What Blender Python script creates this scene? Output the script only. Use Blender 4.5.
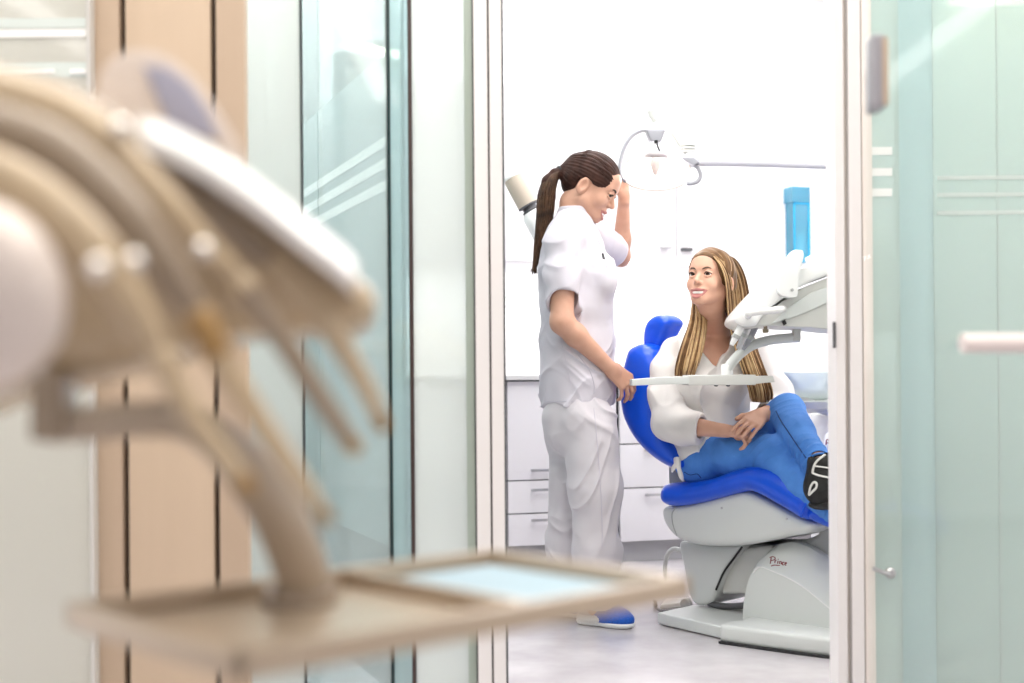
import bpy, bmesh, math, random
import numpy as np
from mathutils import Vector, Matrix
random.seed(7)
np.random.seed(7)
S = bpy.context.scene
COL = S.collection
for o in list(bpy.data.objects):
    bpy.data.objects.remove(o)

# ------------------------------------------------------------------ camera, world, exposure
FPX = 1300.0          # focal length in pixels for a 1024 px wide frame
HOR = 378.0           # horizon row
CAMZ = 0.88
ROLL = math.radians(0.45)
cd = bpy.data.cameras.new('camera')
cam = bpy.data.objects.new('camera', cd)
COL.objects.link(cam)
cam.location = (0, 0, CAMZ)
cam.rotation_euler = (math.pi / 2, ROLL, 0)
cd.sensor_fit = 'HORIZONTAL'
cd.sensor_width = 36.0
cd.lens = FPX / 1024 * 36.0
cd.shift_y = (HOR - 341.5) / 1024
cd.dof.use_dof = True
cd.dof.focus_distance = 4.5
cd.dof.aperture_fstop = 2.1
cd.clip_start = 0.05
S.camera = cam
S.view_settings.view_transform = 'Standard'
S.view_settings.look = 'None'
S.view_settings.gamma = 1.0
S.view_settings.use_curve_mapping = False
S.view_settings.exposure = 0.45
S.cycles.use_denoising = True
S.cycles.max_bounces = 10
S.cycles.diffuse_bounces = 5
S.cycles.transparent_max_bounces = 24
S.cycles.sample_clamp_indirect = 6.0
w = bpy.data.worlds.new('world')
S.world = w
w.use_nodes = True
w.node_tree.nodes['Background'].inputs[0].default_value = (0.95, 0.97, 1.0, 1)
w.node_tree.nodes['Background'].inputs[1].default_value = 0.6


def area_light(name, loc, size, power, color=(1, 0.98, 0.96), rot=(0, 0, 0)):
    l = bpy.data.lights.new(name, 'AREA')
    l.shape = 'RECTANGLE'
    l.size, l.size_y = size
    l.energy = power
    l.color = color
    o = bpy.data.objects.new(name, l)
    COL.objects.link(o)
    o.location = loc
    o.rotation_euler = rot
    return o


CEIL = 2.95
area_light('back_wall_fill', (0.45, 6.25, CEIL - 0.05), (2.4, 0.1), 16, (1, 0.98, 0.97), (math.radians(12), 0, math.atan(0.3)))  # added fill without a fixture, brightens the upper back wall
area_light('glazing_light_left', (-0.75, 2.95, CEIL - 0.06), (1.7, 0.12), 20, (1, 0.95, 0.88))
area_light('glazing_light_right', (1.3, 2.75, CEIL - 0.06), (0.9, 0.12), 7, (1, 0.95, 0.88))
area_light('treatment_ceiling_light', (0.75, 5.2, CEIL - 0.04), (1.6, 1.6), 25)
area_light('treatment_front_fill', (0.2, 3.75, CEIL - 0.04), (2.4, 0.5), 35)  # unseen front fill, widened to brighten the sides facing the camera
area_light('corridor_ceiling_light', (0.0, 1.0, CEIL - 0.04), (3.2, 2.6), 72, (1, 0.93, 0.84))
area_light('neighbour_ceiling_light', (-1.9, 5.2, CEIL - 0.04), (1.4, 1.6), 70, (1, 0.97, 0.93))
area_light('right_room_ceiling_light', (2.3, 3.9, CEIL - 0.04), (0.9, 1.0), 16, (1, 0.97, 0.93))

CAMR = Matrix.Rotation(math.pi / 2, 3, 'X') @ Matrix.Rotation(ROLL, 3, 'Y')
CAMR = cam.rotation_euler.to_matrix()
CL = Vector((0, 0, CAMZ))


def ray(px, py):
    return CAMR @ Vector(((px - 512) / FPX, (HOR - py) / FPX, -1.0))


def P(px, py, Y):
    "the point at distance Y along the view direction seen at photo pixel (px, py)"
    d = ray(px, py)
    return CL + d * (Y / d.y)


def G(px, py, z=0.0):
    "the point at height z seen at photo pixel (px, py)"
    d = ray(px, py)
    return CL + d * ((z - CAMZ) / d.z)


class Upright:
    "a vertical plane through plan point a with plan direction u; offsets go away from the camera"

    def __init__(self, a, u):
        self.a = Vector((a[0], a[1], 0))
        self.u = Vector((u[0], u[1], 0)).normalized()
        self.n = Vector((-self.u.y, self.u.x, 0))
        if self.n.y < 0:
            self.n = -self.n

    def hit(self, px, py, off=0.0):
        d = ray(px, py)
        t = (self.a + self.n * off - CL).dot(self.n) / d.dot(self.n)
        return CL + d * t

    def at(self, s, z, off=0.0):
        return self.a + self.u * s + self.n * off + Vector((0, 0, z))


# ------------------------------------------------------------------ materials
def mat(name, color, rough=0.5, metal=0.0, noise=0.0, nscale=8.0, stretch=(1, 1, 1), bump=0.0, bscale=60.0,
        spec=0.5, coat=0.0, emit=None, color2=None, sheen=0.0, sss=0.0, alpha=1.0, detail=4.0):
    m = bpy.data.materials.new(name)
    m.use_nodes = True
    nt = m.node_tree
    b = nt.nodes['Principled BSDF']
    b.inputs['Base Color'].default_value = (*color, 1)
    b.inputs['Roughness'].default_value = rough
    b.inputs['Metallic'].default_value = metal
    b.inputs['Specular IOR Level'].default_value = spec
    b.inputs['Coat Weight'].default_value = coat
    b.inputs['Sheen Weight'].default_value = sheen
    if sss:
        b.inputs['Subsurface Weight'].default_value = sss
        b.inputs['Subsurface Radius'].default_value = (0.012, 0.004, 0.002)
        b.inputs['Subsurface Scale'].default_value = 1.0
    if alpha < 1:
        b.inputs['Alpha'].default_value = alpha
    if emit:
        b.inputs['Emission Color'].default_value = (*emit[:3], 1)
        b.inputs['Emission Strength'].default_value = emit[3]
    if noise or color2 or bump:
        tc = nt.nodes.new('ShaderNodeTexCoord')
        mp = nt.nodes.new('ShaderNodeMapping')
        mp.inputs['Scale'].default_value = stretch
        nt.links.new(tc.outputs['Object'], mp.inputs['Vector'])
    if noise or color2:
        n = nt.nodes.new('ShaderNodeTexNoise')
        n.inputs['Scale'].default_value = nscale
        n.inputs['Detail'].default_value = detail
        nt.links.new(mp.outputs['Vector'], n.inputs['Vector'])
        r = nt.nodes.new('ShaderNodeValToRGB')
        c2 = color2 or tuple(max(0, c * (1 - noise)) for c in color)
        r.color_ramp.elements[0].position = 0.32
        r.color_ramp.elements[1].position = 0.68
        r.color_ramp.elements[0].color = (*c2, 1)
        r.color_ramp.elements[1].color = (*color, 1)
        nt.links.new(n.outputs['Fac'], r.inputs['Fac'])
        nt.links.new(r.outputs['Color'], b.inputs['Base Color'])
    if bump:
        n2 = nt.nodes.new('ShaderNodeTexNoise')
        n2.inputs['Scale'].default_value = bscale
        n2.inputs['Detail'].default_value = 3
        nt.links.new(mp.outputs['Vector'], n2.inputs['Vector'])
        bp = nt.nodes.new('ShaderNodeBump')
        bp.inputs['Strength'].default_value = bump
        bp.inputs['Distance'].default_value = 0.01
        nt.links.new(n2.outputs['Fac'], bp.inputs['Height'])
        nt.links.new(bp.outputs['Normal'], b.inputs['Normal'])
    return m


def glass_mat(name, tint, film, film_amount, gloss=0.12, rough=0.05, edge=None):
    "thin architectural glass: tinted see-through, some frosting film, a fresnel reflection"
    m = bpy.data.materials.new(name)
    m.use_nodes = True
    nt = m.node_tree
    nt.nodes.clear()
    out = nt.nodes.new('ShaderNodeOutputMaterial')
    tr = nt.nodes.new('ShaderNodeBsdfTransparent')
    tr.inputs[0].default_value = (*tint, 1)
    di = nt.nodes.new('ShaderNodeBsdfDiffuse')
    di.inputs[0].default_value = (*film, 1)
    tl = nt.nodes.new('ShaderNodeBsdfTranslucent')
    tl.inputs[0].default_value = (*film, 1)
    a = nt.nodes.new('ShaderNodeMixShader')
    a.inputs[0].default_value = 0.5
    nt.links.new(di.outputs[0], a.inputs[1])
    nt.links.new(tl.outputs[0], a.inputs[2])
    b = nt.nodes.new('ShaderNodeMixShader')
    b.inputs[0].default_value = film_amount
    nt.links.new(tr.outputs[0], b.inputs[1])
    nt.links.new(a.outputs[0], b.inputs[2])
    gl = nt.nodes.new('ShaderNodeBsdfGlossy')
    gl.inputs['Roughness'].default_value = rough
    gl.inputs[0].default_value = (1, 1, 1, 1)
    lw = nt.nodes.new('ShaderNodeFresnel')
    lw.inputs[0].default_value = 1.5
    mu = nt.nodes.new('ShaderNodeMath')
    mu.operation = 'ADD'
    mu.inputs[1].default_value = gloss - 0.04
    mu.use_clamp = True
    nt.links.new(lw.outputs[0], mu.inputs[0])
    c = nt.nodes.new('ShaderNodeMixShader')
    nt.links.new(mu.outputs[0], c.inputs[0])
    nt.links.new(b.outputs[0], c.inputs[1])
    nt.links.new(gl.outputs[0], c.inputs[2])
    nt.links.new(c.outputs[0], out.inputs[0])
    return m


M = {
    'wall': mat('white wall paint', (0.9, 0.89, 0.9), 0.7, bump=0.03, bscale=120),
    'ceil': mat('ceiling paint', (0.88, 0.88, 0.87), 0.8, bump=0.03, bscale=90),
    'floor': mat('pale grey marbled vinyl', (0.60, 0.57, 0.60), 0.24, color2=(0.43, 0.405, 0.43), nscale=3.4, bump=0.02, bscale=30, detail=8),
    'cab': mat('white cabinet lacquer', (0.76, 0.735, 0.77), 0.35, noise=0.02, nscale=3),
    'plinth': mat('grey plinth', (0.5, 0.49, 0.51), 0.5, noise=0.04),
    'gap': mat('dark shadow gap', (0.05, 0.05, 0.06), 0.8, noise=0.1),
    'counter': mat('grey worktop edge', (0.62, 0.61, 0.62), 0.4, noise=0.03),
    'chrome': mat('polished chrome', (0.85, 0.83, 0.80), 0.10, 1.0, noise=0.02, nscale=30),
    'steel': mat('brushed steel handle', (0.55, 0.54, 0.56), 0.3, 1.0, noise=0.06, nscale=60),
    'post': mat('white aluminium profile', (0.78, 0.765, 0.77), 0.35, noise=0.015, nscale=3),
    'jamb': mat('warm white jamb', (0.80, 0.74, 0.69), 0.4, noise=0.03, nscale=2, stretch=(30, 30, 0.4)),
    'gasket': mat('dark rubber gasket', (0.03, 0.035, 0.04), 0.5, noise=0.1),
    'gasketbrown': mat('dark brown gasket', (0.05, 0.03, 0.028), 0.5, noise=0.1),
    'gasketgreen': mat('dark green glass edge', (0.012, 0.03, 0.032), 0.25, noise=0.1),
    'oliveedge': mat('olive green glass edge', (0.36, 0.43, 0.38), 0.3, noise=0.05),
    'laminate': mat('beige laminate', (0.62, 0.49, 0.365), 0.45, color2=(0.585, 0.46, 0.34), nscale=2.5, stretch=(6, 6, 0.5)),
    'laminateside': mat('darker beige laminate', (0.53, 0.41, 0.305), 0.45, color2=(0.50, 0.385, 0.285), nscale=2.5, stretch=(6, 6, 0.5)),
    'aqua': glass_mat('aqua tinted glass', (0.80, 0.885, 0.89), (0.64, 0.755, 0.76), 0.30, 0.08),
    'aquafilm': glass_mat('aqua film glass', (0.80, 0.93, 0.93), (0.68, 0.86, 0.86), 0.8, 0.08),
    'aquaclear': glass_mat('clear aqua glass', (0.90, 0.96, 0.96), (0.80, 0.90, 0.90), 0.15, 0.06),
    'aquadeep': glass_mat('deep aqua glass', (0.72, 0.85, 0.86), (0.56, 0.735, 0.745), 0.5, 0.10),
    'frost': glass_mat('frosted glass', (0.92, 0.96, 0.95), (0.86, 0.925, 0.905), 0.62, 0.08),
    'frostgreen': glass_mat('green tinted frosted glass', (0.84, 0.93, 0.91), (0.70, 0.84, 0.80), 0.7, 0.08),
    'frostfilm': glass_mat('frosted film', (0.50, 0.63, 0.64), (0.44, 0.57, 0.58), 0.85, 0.08),
    'frostwhite': glass_mat('white frosted glass', (0.9, 0.92, 0.88), (0.80, 0.80, 0.75), 0.92, 0.07),
    'stripe': mat('white decal and painted reflection', (0.93, 0.95, 0.95), 0.6, noise=0.01),
    'stripegrey': mat('pale grey decal and painted reflection', (0.66, 0.74, 0.72), 0.6, noise=0.01),
    'lampglow': mat('warm light strip', (1, 0.92, 0.75), 0.5, emit=(1, 0.88, 0.62, 5.0), noise=0.01),
    'lightpanel': mat('ceiling light panel', (1, 1, 1), 0.5, emit=(1, 0.97, 0.93, 2.2), noise=0.01),
    'blue': mat('royal blue upholstery', (0.0, 0.085, 0.74), 0.3, coat=0.12, bump=0.05, bscale=160, noise=0.08, nscale=20),
    'shell': mat('pale grey plastic shell', (0.66, 0.68, 0.67), 0.35, noise=0.02, nscale=4),
    'shelldark': mat('mid grey plastic', (0.40, 0.41, 0.41), 0.4, noise=0.04, nscale=5),
    'unitwhite': mat('white unit plastic', (0.86, 0.86, 0.86), 0.25, noise=0.01, nscale=4),
    'unitgrey': mat('light grey unit plastic', (0.62, 0.62, 0.60), 0.35, noise=0.02, nscale=4),
    'black': mat('black rubber', (0.012, 0.012, 0.014), 0.5, noise=0.15),
    'darkgrey': mat('dark grey plastic', (0.10, 0.10, 0.11), 0.45, noise=0.1),
    'cyan': glass_mat('cyan acrylic', (0.42, 0.88, 1.0), (0.10, 0.72, 0.98), 0.45, 0.10),
    'cups': mat('white plastic cups', (0.85, 0.9, 0.93), 0.5, noise=0.02),
    'cyansolid': mat('cyan acrylic edge', (0.02, 0.40, 0.72), 0.25, noise=0.03),
    'spitglass': glass_mat('pale green glass bowl', (0.95, 0.985, 0.98), (0.90, 0.965, 0.96), 0.8, 0.05),
    'lens': glass_mat('lamp reflector glass', (0.97, 0.97, 0.95), (0.95, 0.94, 0.92), 0.30, 0.14),
    'lampgrey': mat('lamp grey plastic', (0.34, 0.34, 0.38), 0.35, noise=0.03),
    'xraybeige': mat('beige tube plastic', (0.50, 0.43, 0.355), 0.4, noise=0.03),
    'red': mat('dark red lettering', (0.22, 0.02, 0.03), 0.5, noise=0.05),
    'bulb': mat('lit bulb', (1, 0.95, 0.9), 0.4, emit=(1, 0.93, 0.85, 3.0), noise=0.01),
    'cream': mat('cream grey unit plastic', (0.52, 0.405, 0.265), 0.25, noise=0.04, nscale=5, coat=0.3),
    'creamdark': mat('taupe unit plastic', (0.31, 0.245, 0.18), 0.26, noise=0.05, nscale=5, coat=0.3),
    'creamwhite': mat('warm white unit plastic', (0.78, 0.70, 0.65), 0.22, noise=0.02, nscale=5, coat=0.3),
    'brass': mat('amber handpiece collar', (0.36, 0.22, 0.085), 0.3, 0.3, noise=0.05),
    'screen': mat('blue grey screen film', (0.45, 0.46, 0.60), 0.35, noise=0.12, nscale=9),
    'tray': mat('satin tray metal', (0.52, 0.43, 0.33), 0.28, 0.4, noise=0.03, nscale=6),
    'paper': mat('pale blue tray paper', (0.33, 0.45, 0.53), 0.8, noise=0.03, bump=0.1),
}


# ------------------------------------------------------------------ geometry helpers
def new_bm():
    return bmesh.new()


def bm_box(bm, a, b, bevel=0.0, seg=2, mtx=None):
    lo = [min(a[i], b[i]) for i in range(3)]
    hi = [max(a[i], b[i]) for i in range(3)]
    t = bmesh.new()
    vs = [t.verts.new((x, y, z)) for x in (lo[0], hi[0]) for y in (lo[1], hi[1]) for z in (lo[2], hi[2])]
    for f in ((0, 1, 3, 2), (4, 6, 7, 5), (0, 4, 5, 1), (2, 3, 7, 6), (0, 2, 6, 4), (1, 5, 7, 3)):
        t.faces.new([vs[i] for i in f])
    if bevel:
        bmesh.ops.bevel(t, geom=t.edges[:], offset=bevel, segments=seg, profile=0.7, affect='EDGES')
    if mtx:
        bmesh.ops.transform(t, matrix=mtx, verts=t.verts)
    bm_add(bm, t)


def bm_add(bm, t):
    m = bpy.data.meshes.new('tmp')
    t.to_mesh(m)
    t.free()
    bm.from_mesh(m)
    bpy.data.meshes.remove(m)


def bm_loft(bm, rings, cap=True, bevel=0.0, seg=3, closed_ring=True):
    "skin consecutive rings of equal vertex count"
    t = bmesh.new()
    rv = [[t.verts.new(p) for p in r] for r in rings]
    n = len(rings[0])
    for a, b in zip(rv[:-1], rv[1:]):
        for i in range(n if closed_ring else n - 1):
            j = (i + 1) % n
            t.faces.new((a[i], a[j], b[j], b[i]))
    if cap:
        t.faces.new(rv[0][::-1])
        t.faces.new(rv[-1])
    bmesh.ops.recalc_face_normals(t, faces=t.faces)
    if bevel:
        es = [e for e in t.edges if len(e.link_faces) == 2 and e.calc_face_angle(0) > 0.6]
        bmesh.ops.bevel(t, geom=es, offset=bevel, segments=seg, profile=0.6, affect='EDGES', clamp_overlap=True)
    bm_add(bm, t)


def prism(bm, pts, vec, bevel=0.0, seg=3):
    vec = Vector(vec)
    bm_loft(bm, [[Vector(p) for p in pts], [Vector(p) + vec for p in pts]], True, bevel, seg)


def catmull(pts, n=8, closed=False):
    pts = [np.array(p, float) for p in pts]
    out = []
    m = len(pts)
    rng = range(m) if closed else range(m - 1)
    for i in rng:
        if closed:
            p0, p1, p2, p3 = pts[(i - 1) % m], pts[i], pts[(i + 1) % m], pts[(i + 2) % m]
        else:
            p1, p2 = pts[i], pts[i + 1]
            p0 = pts[i - 1] if i > 0 else 2 * p1 - p2
            p3 = pts[i + 2] if i + 2 < m else 2 * p2 - p1
        for k in range(n):
            t = k / n
            out.append(0.5 * ((2 * p1) + (-p0 + p2) * t + (2 * p0 - 5 * p1 + 4 * p2 - p3) * t * t + (-p0 + 3 * p1 - 3 * p2 + p3) * t ** 3))
    if not closed:
        out.append(pts[-1])
    return out


def tube(bm, pts, rad, sides=10, smooth=6, flat=None, cap=True, up=(0, 0, 1)):
    """a tube through pts; rad one radius or one per point; flat = (a, b) squashes the section;
    parallel-transport frame starting from `up`"""
    if not hasattr(rad, '__len__'):
        rad = [rad] * len(pts)
    if smooth:
        q = catmull([(*p, r) for p, r in zip(pts, rad)], smooth)
        pts = [Vector(a[:3]) for a in q]
        rad = [max(1e-4, a[3]) for a in q]
    else:
        pts = [Vector(p) for p in pts]
    rings = []
    side = None
    for i, p in enumerate(pts):
        a = pts[max(0, i - 1)]
        b = pts[min(len(pts) - 1, i + 1)]
        t = (b - a).normalized()
        if side is None:
            u = Vector(up)
            if abs(u.dot(t)) > 0.95:
                u = Vector((1, 0, 0))
            side = t.cross(u).normalized()
        side = (side - t * side.dot(t)).normalized()
        nrm = side.cross(t).normalized()
        fa, fb = flat or (1, 1)
        rings.append([p + side * (math.cos(2 * math.pi * k / sides) * rad[i] * fa) + nrm * (math.sin(2 * math.pi * k / sides) * rad[i] * fb)
                      for k in range(sides)])
    bm_loft(bm, rings, cap)


def lathe(bm, a, b, prof, sides=24, cap=True):
    "revolve prof = [(t along a->b in metres, radius)] about the axis from a towards b"
    a, b = Vector(a), Vector(b)
    ax = (b - a).normalized()
    u = ax.orthogonal().normalized()
    v = ax.cross(u)
    rings = [[a + ax * t + (u * math.cos(2 * math.pi * k / sides) + v * math.sin(2 * math.pi * k / sides)) * max(r, 1e-4) for k in range(sides)]
             for t, r in prof]
    bm_loft(bm, rings, cap)


ORG = {}


def put(o, **kw):
    for k, v in kw.items():
        o[k] = v


def thing(name, label, cat, loc=(0, 0, 0), group=None):
    o = bpy.data.objects.new(name, None)
    o.empty_display_size = 0.1
    COL.objects.link(o)
    o.location = loc
    ORG[o.name] = Vector(loc)
    o['label'] = label
    o['category'] = cat
    if group:
        o['group'] = group
    return o


def link_mesh(name, me, m, parent=None, smooth=40, loc=None):
    if parent is not None:
        org = ORG[parent.name]
        l = Vector((0, 0, 0))
    else:
        if loc is None:
            co = np.empty(len(me.vertices) * 3)
            me.vertices.foreach_get('co', co)
            co = co.reshape(-1, 3)
            loc = Vector(((co[:, 0].min() + co[:, 0].max()) / 2, (co[:, 1].min() + co[:, 1].max()) / 2, co[:, 2].min()))
        org = Vector(loc)
        l = org
    me.transform(Matrix.Translation(-org))
    me.name = name
    o = bpy.data.objects.new(name, me)
    COL.objects.link(o)
    for mm in (m if isinstance(m, (list, tuple)) else [m]):
        me.materials.append(mm)
    if smooth is True:
        me.polygons.foreach_set('use_smooth', [True] * len(me.polygons))
    elif smooth:
        me.polygons.foreach_set('use_smooth', [True] * len(me.polygons))
        me.set_sharp_from_angle(angle=math.radians(smooth))
    o.location = l
    if parent is not None:
        o.parent = parent
    ORG[o.name] = org
    return o


def obj(name, bm, m, parent=None, smooth=40, label=None, cat=None, group=None, kind=None, loc=None):
    me = bpy.data.meshes.new(name)
    bmesh.ops.recalc_face_normals(bm, faces=bm.faces)
    bm.to_mesh(me)
    bm.free()
    o = link_mesh(name, me, m, parent, smooth, loc)
    if label:
        o['label'] = label
    if cat:
        o['category'] = cat
    if group:
        o['group'] = group
    if kind:
        o['kind'] = kind
    return o


def struct(name, bm, m, label, cat, parent=None, smooth=40):
    return obj(name, bm, m, parent, smooth, label, cat, None, 'structure')


def boxobj(name, a, b, m, parent=None, bevel=0.0, **kw):
    bm = new_bm()
    bm_box(bm, a, b, bevel)
    return obj(name, bm, m, parent, **kw)
# ------------------------------------------------------------------ implicit surfaces (numpy) and surface nets
V3 = lambda p: np.array((p[0], p[1], p[2]), float)
_rng = np.random.RandomState(3)
_LAT = _rng.rand(32, 32, 32).astype(np.float32)


def vnoise(x, y, z):
    "smooth value noise in [-1, 1]"
    x, y, z = np.broadcast_arrays(x, y, z)
    xi, yi, zi = np.floor(x).astype(int), np.floor(y).astype(int), np.floor(z).astype(int)
    fx, fy, fz = x - xi, y - yi, z - zi
    fx, fy, fz = fx * fx * (3 - 2 * fx), fy * fy * (3 - 2 * fy), fz * fz * (3 - 2 * fz)
    g = lambda a, b, c: _LAT[(xi + a) & 31, (yi + b) & 31, (zi + c) & 31]
    c00 = g(0, 0, 0) * (1 - fx) + g(1, 0, 0) * fx
    c10 = g(0, 1, 0) * (1 - fx) + g(1, 1, 0) * fx
    c01 = g(0, 0, 1) * (1 - fx) + g(1, 0, 1) * fx
    c11 = g(0, 1, 1) * (1 - fx) + g(1, 1, 1) * fx
    return ((c00 * (1 - fy) + c10 * fy) * (1 - fz) + (c01 * (1 - fy) + c11 * fy) * fz) * 2 - 1


class Field:
    def __init__(self, lo, hi, h):
        self.lo = V3(lo); self.h = h
        self.n = np.ceil((V3(hi) - self.lo) / h).astype(int) + 1
        self.D = np.full(tuple(self.n), 1.0, np.float32)

    def box(self, lo, hi):
        a = np.clip(np.floor((np.array(lo) - self.lo) / self.h).astype(int), 0, self.n)
        b = np.clip(np.ceil((np.array(hi) - self.lo) / self.h).astype(int) + 1, 0, self.n)
        if (b <= a).any():
            return None
        sl = tuple(slice(i, j) for i, j in zip(a, b))
        X, Y, Z = [self.lo[i] + self.h * np.arange(a[i], b[i], dtype=np.float32) for i in range(3)]
        return sl, X[:, None, None], Y[None, :, None], Z[None, None, :]

    def comb(self, fn, lo, hi, k, op):
        m = 0.006 + k + 3 * self.h
        r = self.box(np.array(lo) - m, np.array(hi) + m)
        if r is None:
            return
        sl, X, Y, Z = r
        d = fn(X, Y, Z)
        a = self.D[sl]
        if op == 'sub':
            d = -d
            k = max(k, 1e-5)
            hh = np.maximum(k - np.abs(a - d), 0) / k
            self.D[sl] = np.maximum(a, d) + hh * hh * k * 0.25
        elif op == 'and':
            k = max(k, 1e-5)
            hh = np.maximum(k - np.abs(a - d), 0) / k
            self.D[sl] = np.maximum(a, d) + hh * hh * k * 0.25
        else:
            k = max(k, 1e-5)
            hh = np.maximum(k - np.abs(a - d), 0) / k
            self.D[sl] = np.minimum(a, d) - hh * hh * k * 0.25

    def rc(self, p0, p1, r0, r1=None, k=0.01, op='add'):
        p0, p1 = V3(p0), V3(p1)
        r1 = r0 if r1 is None else r1
        rm = max(r0, r1)

        def fn(X, Y, Z):
            d = p1 - p0
            L = max(d @ d, 1e-12)
            t = np.clip(((X - p0[0]) * d[0] + (Y - p0[1]) * d[1] + (Z - p0[2]) * d[2]) / L, 0, 1)
            return np.sqrt((X - p0[0] - t * d[0]) ** 2 + (Y - p0[1] - t * d[1]) ** 2 + (Z - p0[2] - t * d[2]) ** 2) - (r0 + (r1 - r0) * t)
        self.comb(fn, np.minimum(p0, p1) - rm, np.maximum(p0, p1) + rm, k, op)

    def chain(self, pts, rad, k=0.01, op='add'):
        for a, b, ra, rb in zip(pts[:-1], pts[1:], rad[:-1], rad[1:]):
            self.rc(a, b, ra, rb, k, op)

    def ell(self, c, ax, r, k=0.01, op='add'):
        c = V3(c); A = np.array([V3(a) / np.linalg.norm(V3(a)) for a in ax]); r = np.array(r, float)
        ext = np.sqrt(((A * r[:, None]) ** 2).sum(0))

        def fn(X, Y, Z):
            x, y, z = X - c[0], Y - c[1], Z - c[2]
            q = [(x * A[i, 0] + y * A[i, 1] + z * A[i, 2]) / r[i] for i in range(3)]
            k0 = np.sqrt(q[0] ** 2 + q[1] ** 2 + q[2] ** 2)
            k1 = np.sqrt((q[0] / r[0]) ** 2 + (q[1] / r[1]) ** 2 + (q[2] / r[2]) ** 2)
            return k0 * (k0 - 1) / np.maximum(k1, 1e-6)
        self.comb(fn, c - ext, c + ext, k, op)

    def erc(self, p0, p1, s0, s1, lat, k=0.01, op='add', endc=None):
        "capsule with an elliptic section: s = (half lateral, half front-back)"
        p0, p1, lat = V3(p0), V3(p1), V3(lat)
        d = p1 - p0
        L = np.linalg.norm(d); dn = d / L
        lat = lat - dn * (lat @ dn); lat /= np.linalg.norm(lat)
        ap = np.cross(dn, lat)
        m = max(*s0, *s1)

        def fn(X, Y, Z):
            x, y, z = X - p0[0], Y - p0[1], Z - p0[2]
            t = (x * dn[0] + y * dn[1] + z * dn[2])
            tc = np.clip(t / L, 0, 1)
            ov = t - tc * L
            a = s0[0] + (s1[0] - s0[0]) * tc
            b = s0[1] + (s1[1] - s0[1]) * tc
            c = np.minimum(a, b) if endc is None else endc
            l = x * lat[0] + y * lat[1] + z * lat[2]
            f = x * ap[0] + y * ap[1] + z * ap[2]
            q0, q1, q2 = l / a, f / b, ov / c
            k0 = np.sqrt(q0 ** 2 + q1 ** 2 + q2 ** 2)
            k1 = np.sqrt((q0 / a) ** 2 + (q1 / b) ** 2 + (q2 / c) ** 2)
            return k0 * (k0 - 1) / np.maximum(k1, 1e-6)
        self.comb(fn, np.minimum(p0, p1) - m, np.maximum(p0, p1) + m, k, op)

    def echain(self, pts, secs, lat, k=0.02, op='add', endc=None):
        for a, b, s, t in zip(pts[:-1], pts[1:], secs[:-1], secs[1:]):
            self.erc(a, b, s, t, lat, k, op, endc)

    def plane(self, p, n, k=0.004):
        "keep only the side opposite to n"
        p, n = V3(p), V3(n) / np.linalg.norm(V3(n))
        hi = self.lo + self.h * self.n
        self.comb(lambda X, Y, Z: (X - p[0]) * n[0] + (Y - p[1]) * n[1] + (Z - p[2]) * n[2], self.lo, hi, k, 'and')

    def disp(self, fn, lo=None, hi=None):
        hi = self.lo + self.h * self.n if hi is None else hi
        lo = self.lo if lo is None else lo
        sl, X, Y, Z = self.box(lo, hi)
        a = self.D[sl]
        idx = np.nonzero(np.abs(a) < 0.03)
        a[idx] += fn(X[idx[0], 0, 0], Y[0, idx[1], 0], Z[0, 0, idx[2]]).astype(np.float32)

    def mesh(self, name, relax=1):
        D = self.D
        D[0] = D[-1] = 1; D[:, 0] = D[:, -1] = 1; D[:, :, 0] = D[:, :, -1] = 1
        Sg = D < 0
        cnt = np.zeros(tuple(np.array(D.shape) - 1), np.uint8)
        for i in (0, 1):
            for j in (0, 1):
                for k in (0, 1):
                    cnt += Sg[i:D.shape[0] - 1 + i, j:D.shape[1] - 1 + j, k:D.shape[2] - 1 + k]
        act = np.argwhere((cnt > 0) & (cnt < 8))
        ids = np.full(cnt.shape, -1, np.int32)
        ids[act[:, 0], act[:, 1], act[:, 2]] = np.arange(len(act))
        acc = np.zeros((len(act), 3)); w_ = np.zeros(len(act))
        cor = [(i, j, k) for i in (0, 1) for j in (0, 1) for k in (0, 1)]
        for a in range(8):
            for b in range(a + 1, 8):
                ca, cb = np.array(cor[a]), np.array(cor[b])
                if np.abs(ca - cb).sum() != 1:
                    continue
                da = D[act[:, 0] + ca[0], act[:, 1] + ca[1], act[:, 2] + ca[2]]
                db = D[act[:, 0] + cb[0], act[:, 1] + cb[1], act[:, 2] + cb[2]]
                m = (da < 0) != (db < 0)
                t = np.where(m, da / np.where(da == db, 1, da - db), 0)
                acc += np.where(m[:, None], ca + t[:, None] * (cb - ca), 0)
                w_ += m
        vt = self.lo + self.h * (act + acc / w_[:, None])
        quads = []
        for axis in range(3):
            u, v = (axis + 1) % 3, (axis + 2) % 3
            s0 = [slice(None)] * 3; s1 = [slice(None)] * 3
            s0[axis] = slice(0, -1); s1[axis] = slice(1, None)
            e = Sg[tuple(s0)] != Sg[tuple(s1)]
            p = np.argwhere(e)
            p = p[(p[:, u] > 0) & (p[:, v] > 0) & (p[:, u] < cnt.shape[u]) & (p[:, v] < cnt.shape[v])]
            flip = Sg[p[:, 0], p[:, 1], p[:, 2]]
            du = np.zeros(3, int); du[u] = 1
            dv = np.zeros(3, int); dv[v] = 1
            g = lambda q: ids[q[:, 0], q[:, 1], q[:, 2]]
            q = np.stack([g(p - du - dv), g(p - dv), g(p), g(p - du)], 1)
            q[~flip] = q[~flip][:, ::-1]
            quads.append(q)
        q = np.concatenate(quads)
        q = q[(q >= 0).all(1)]
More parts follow.
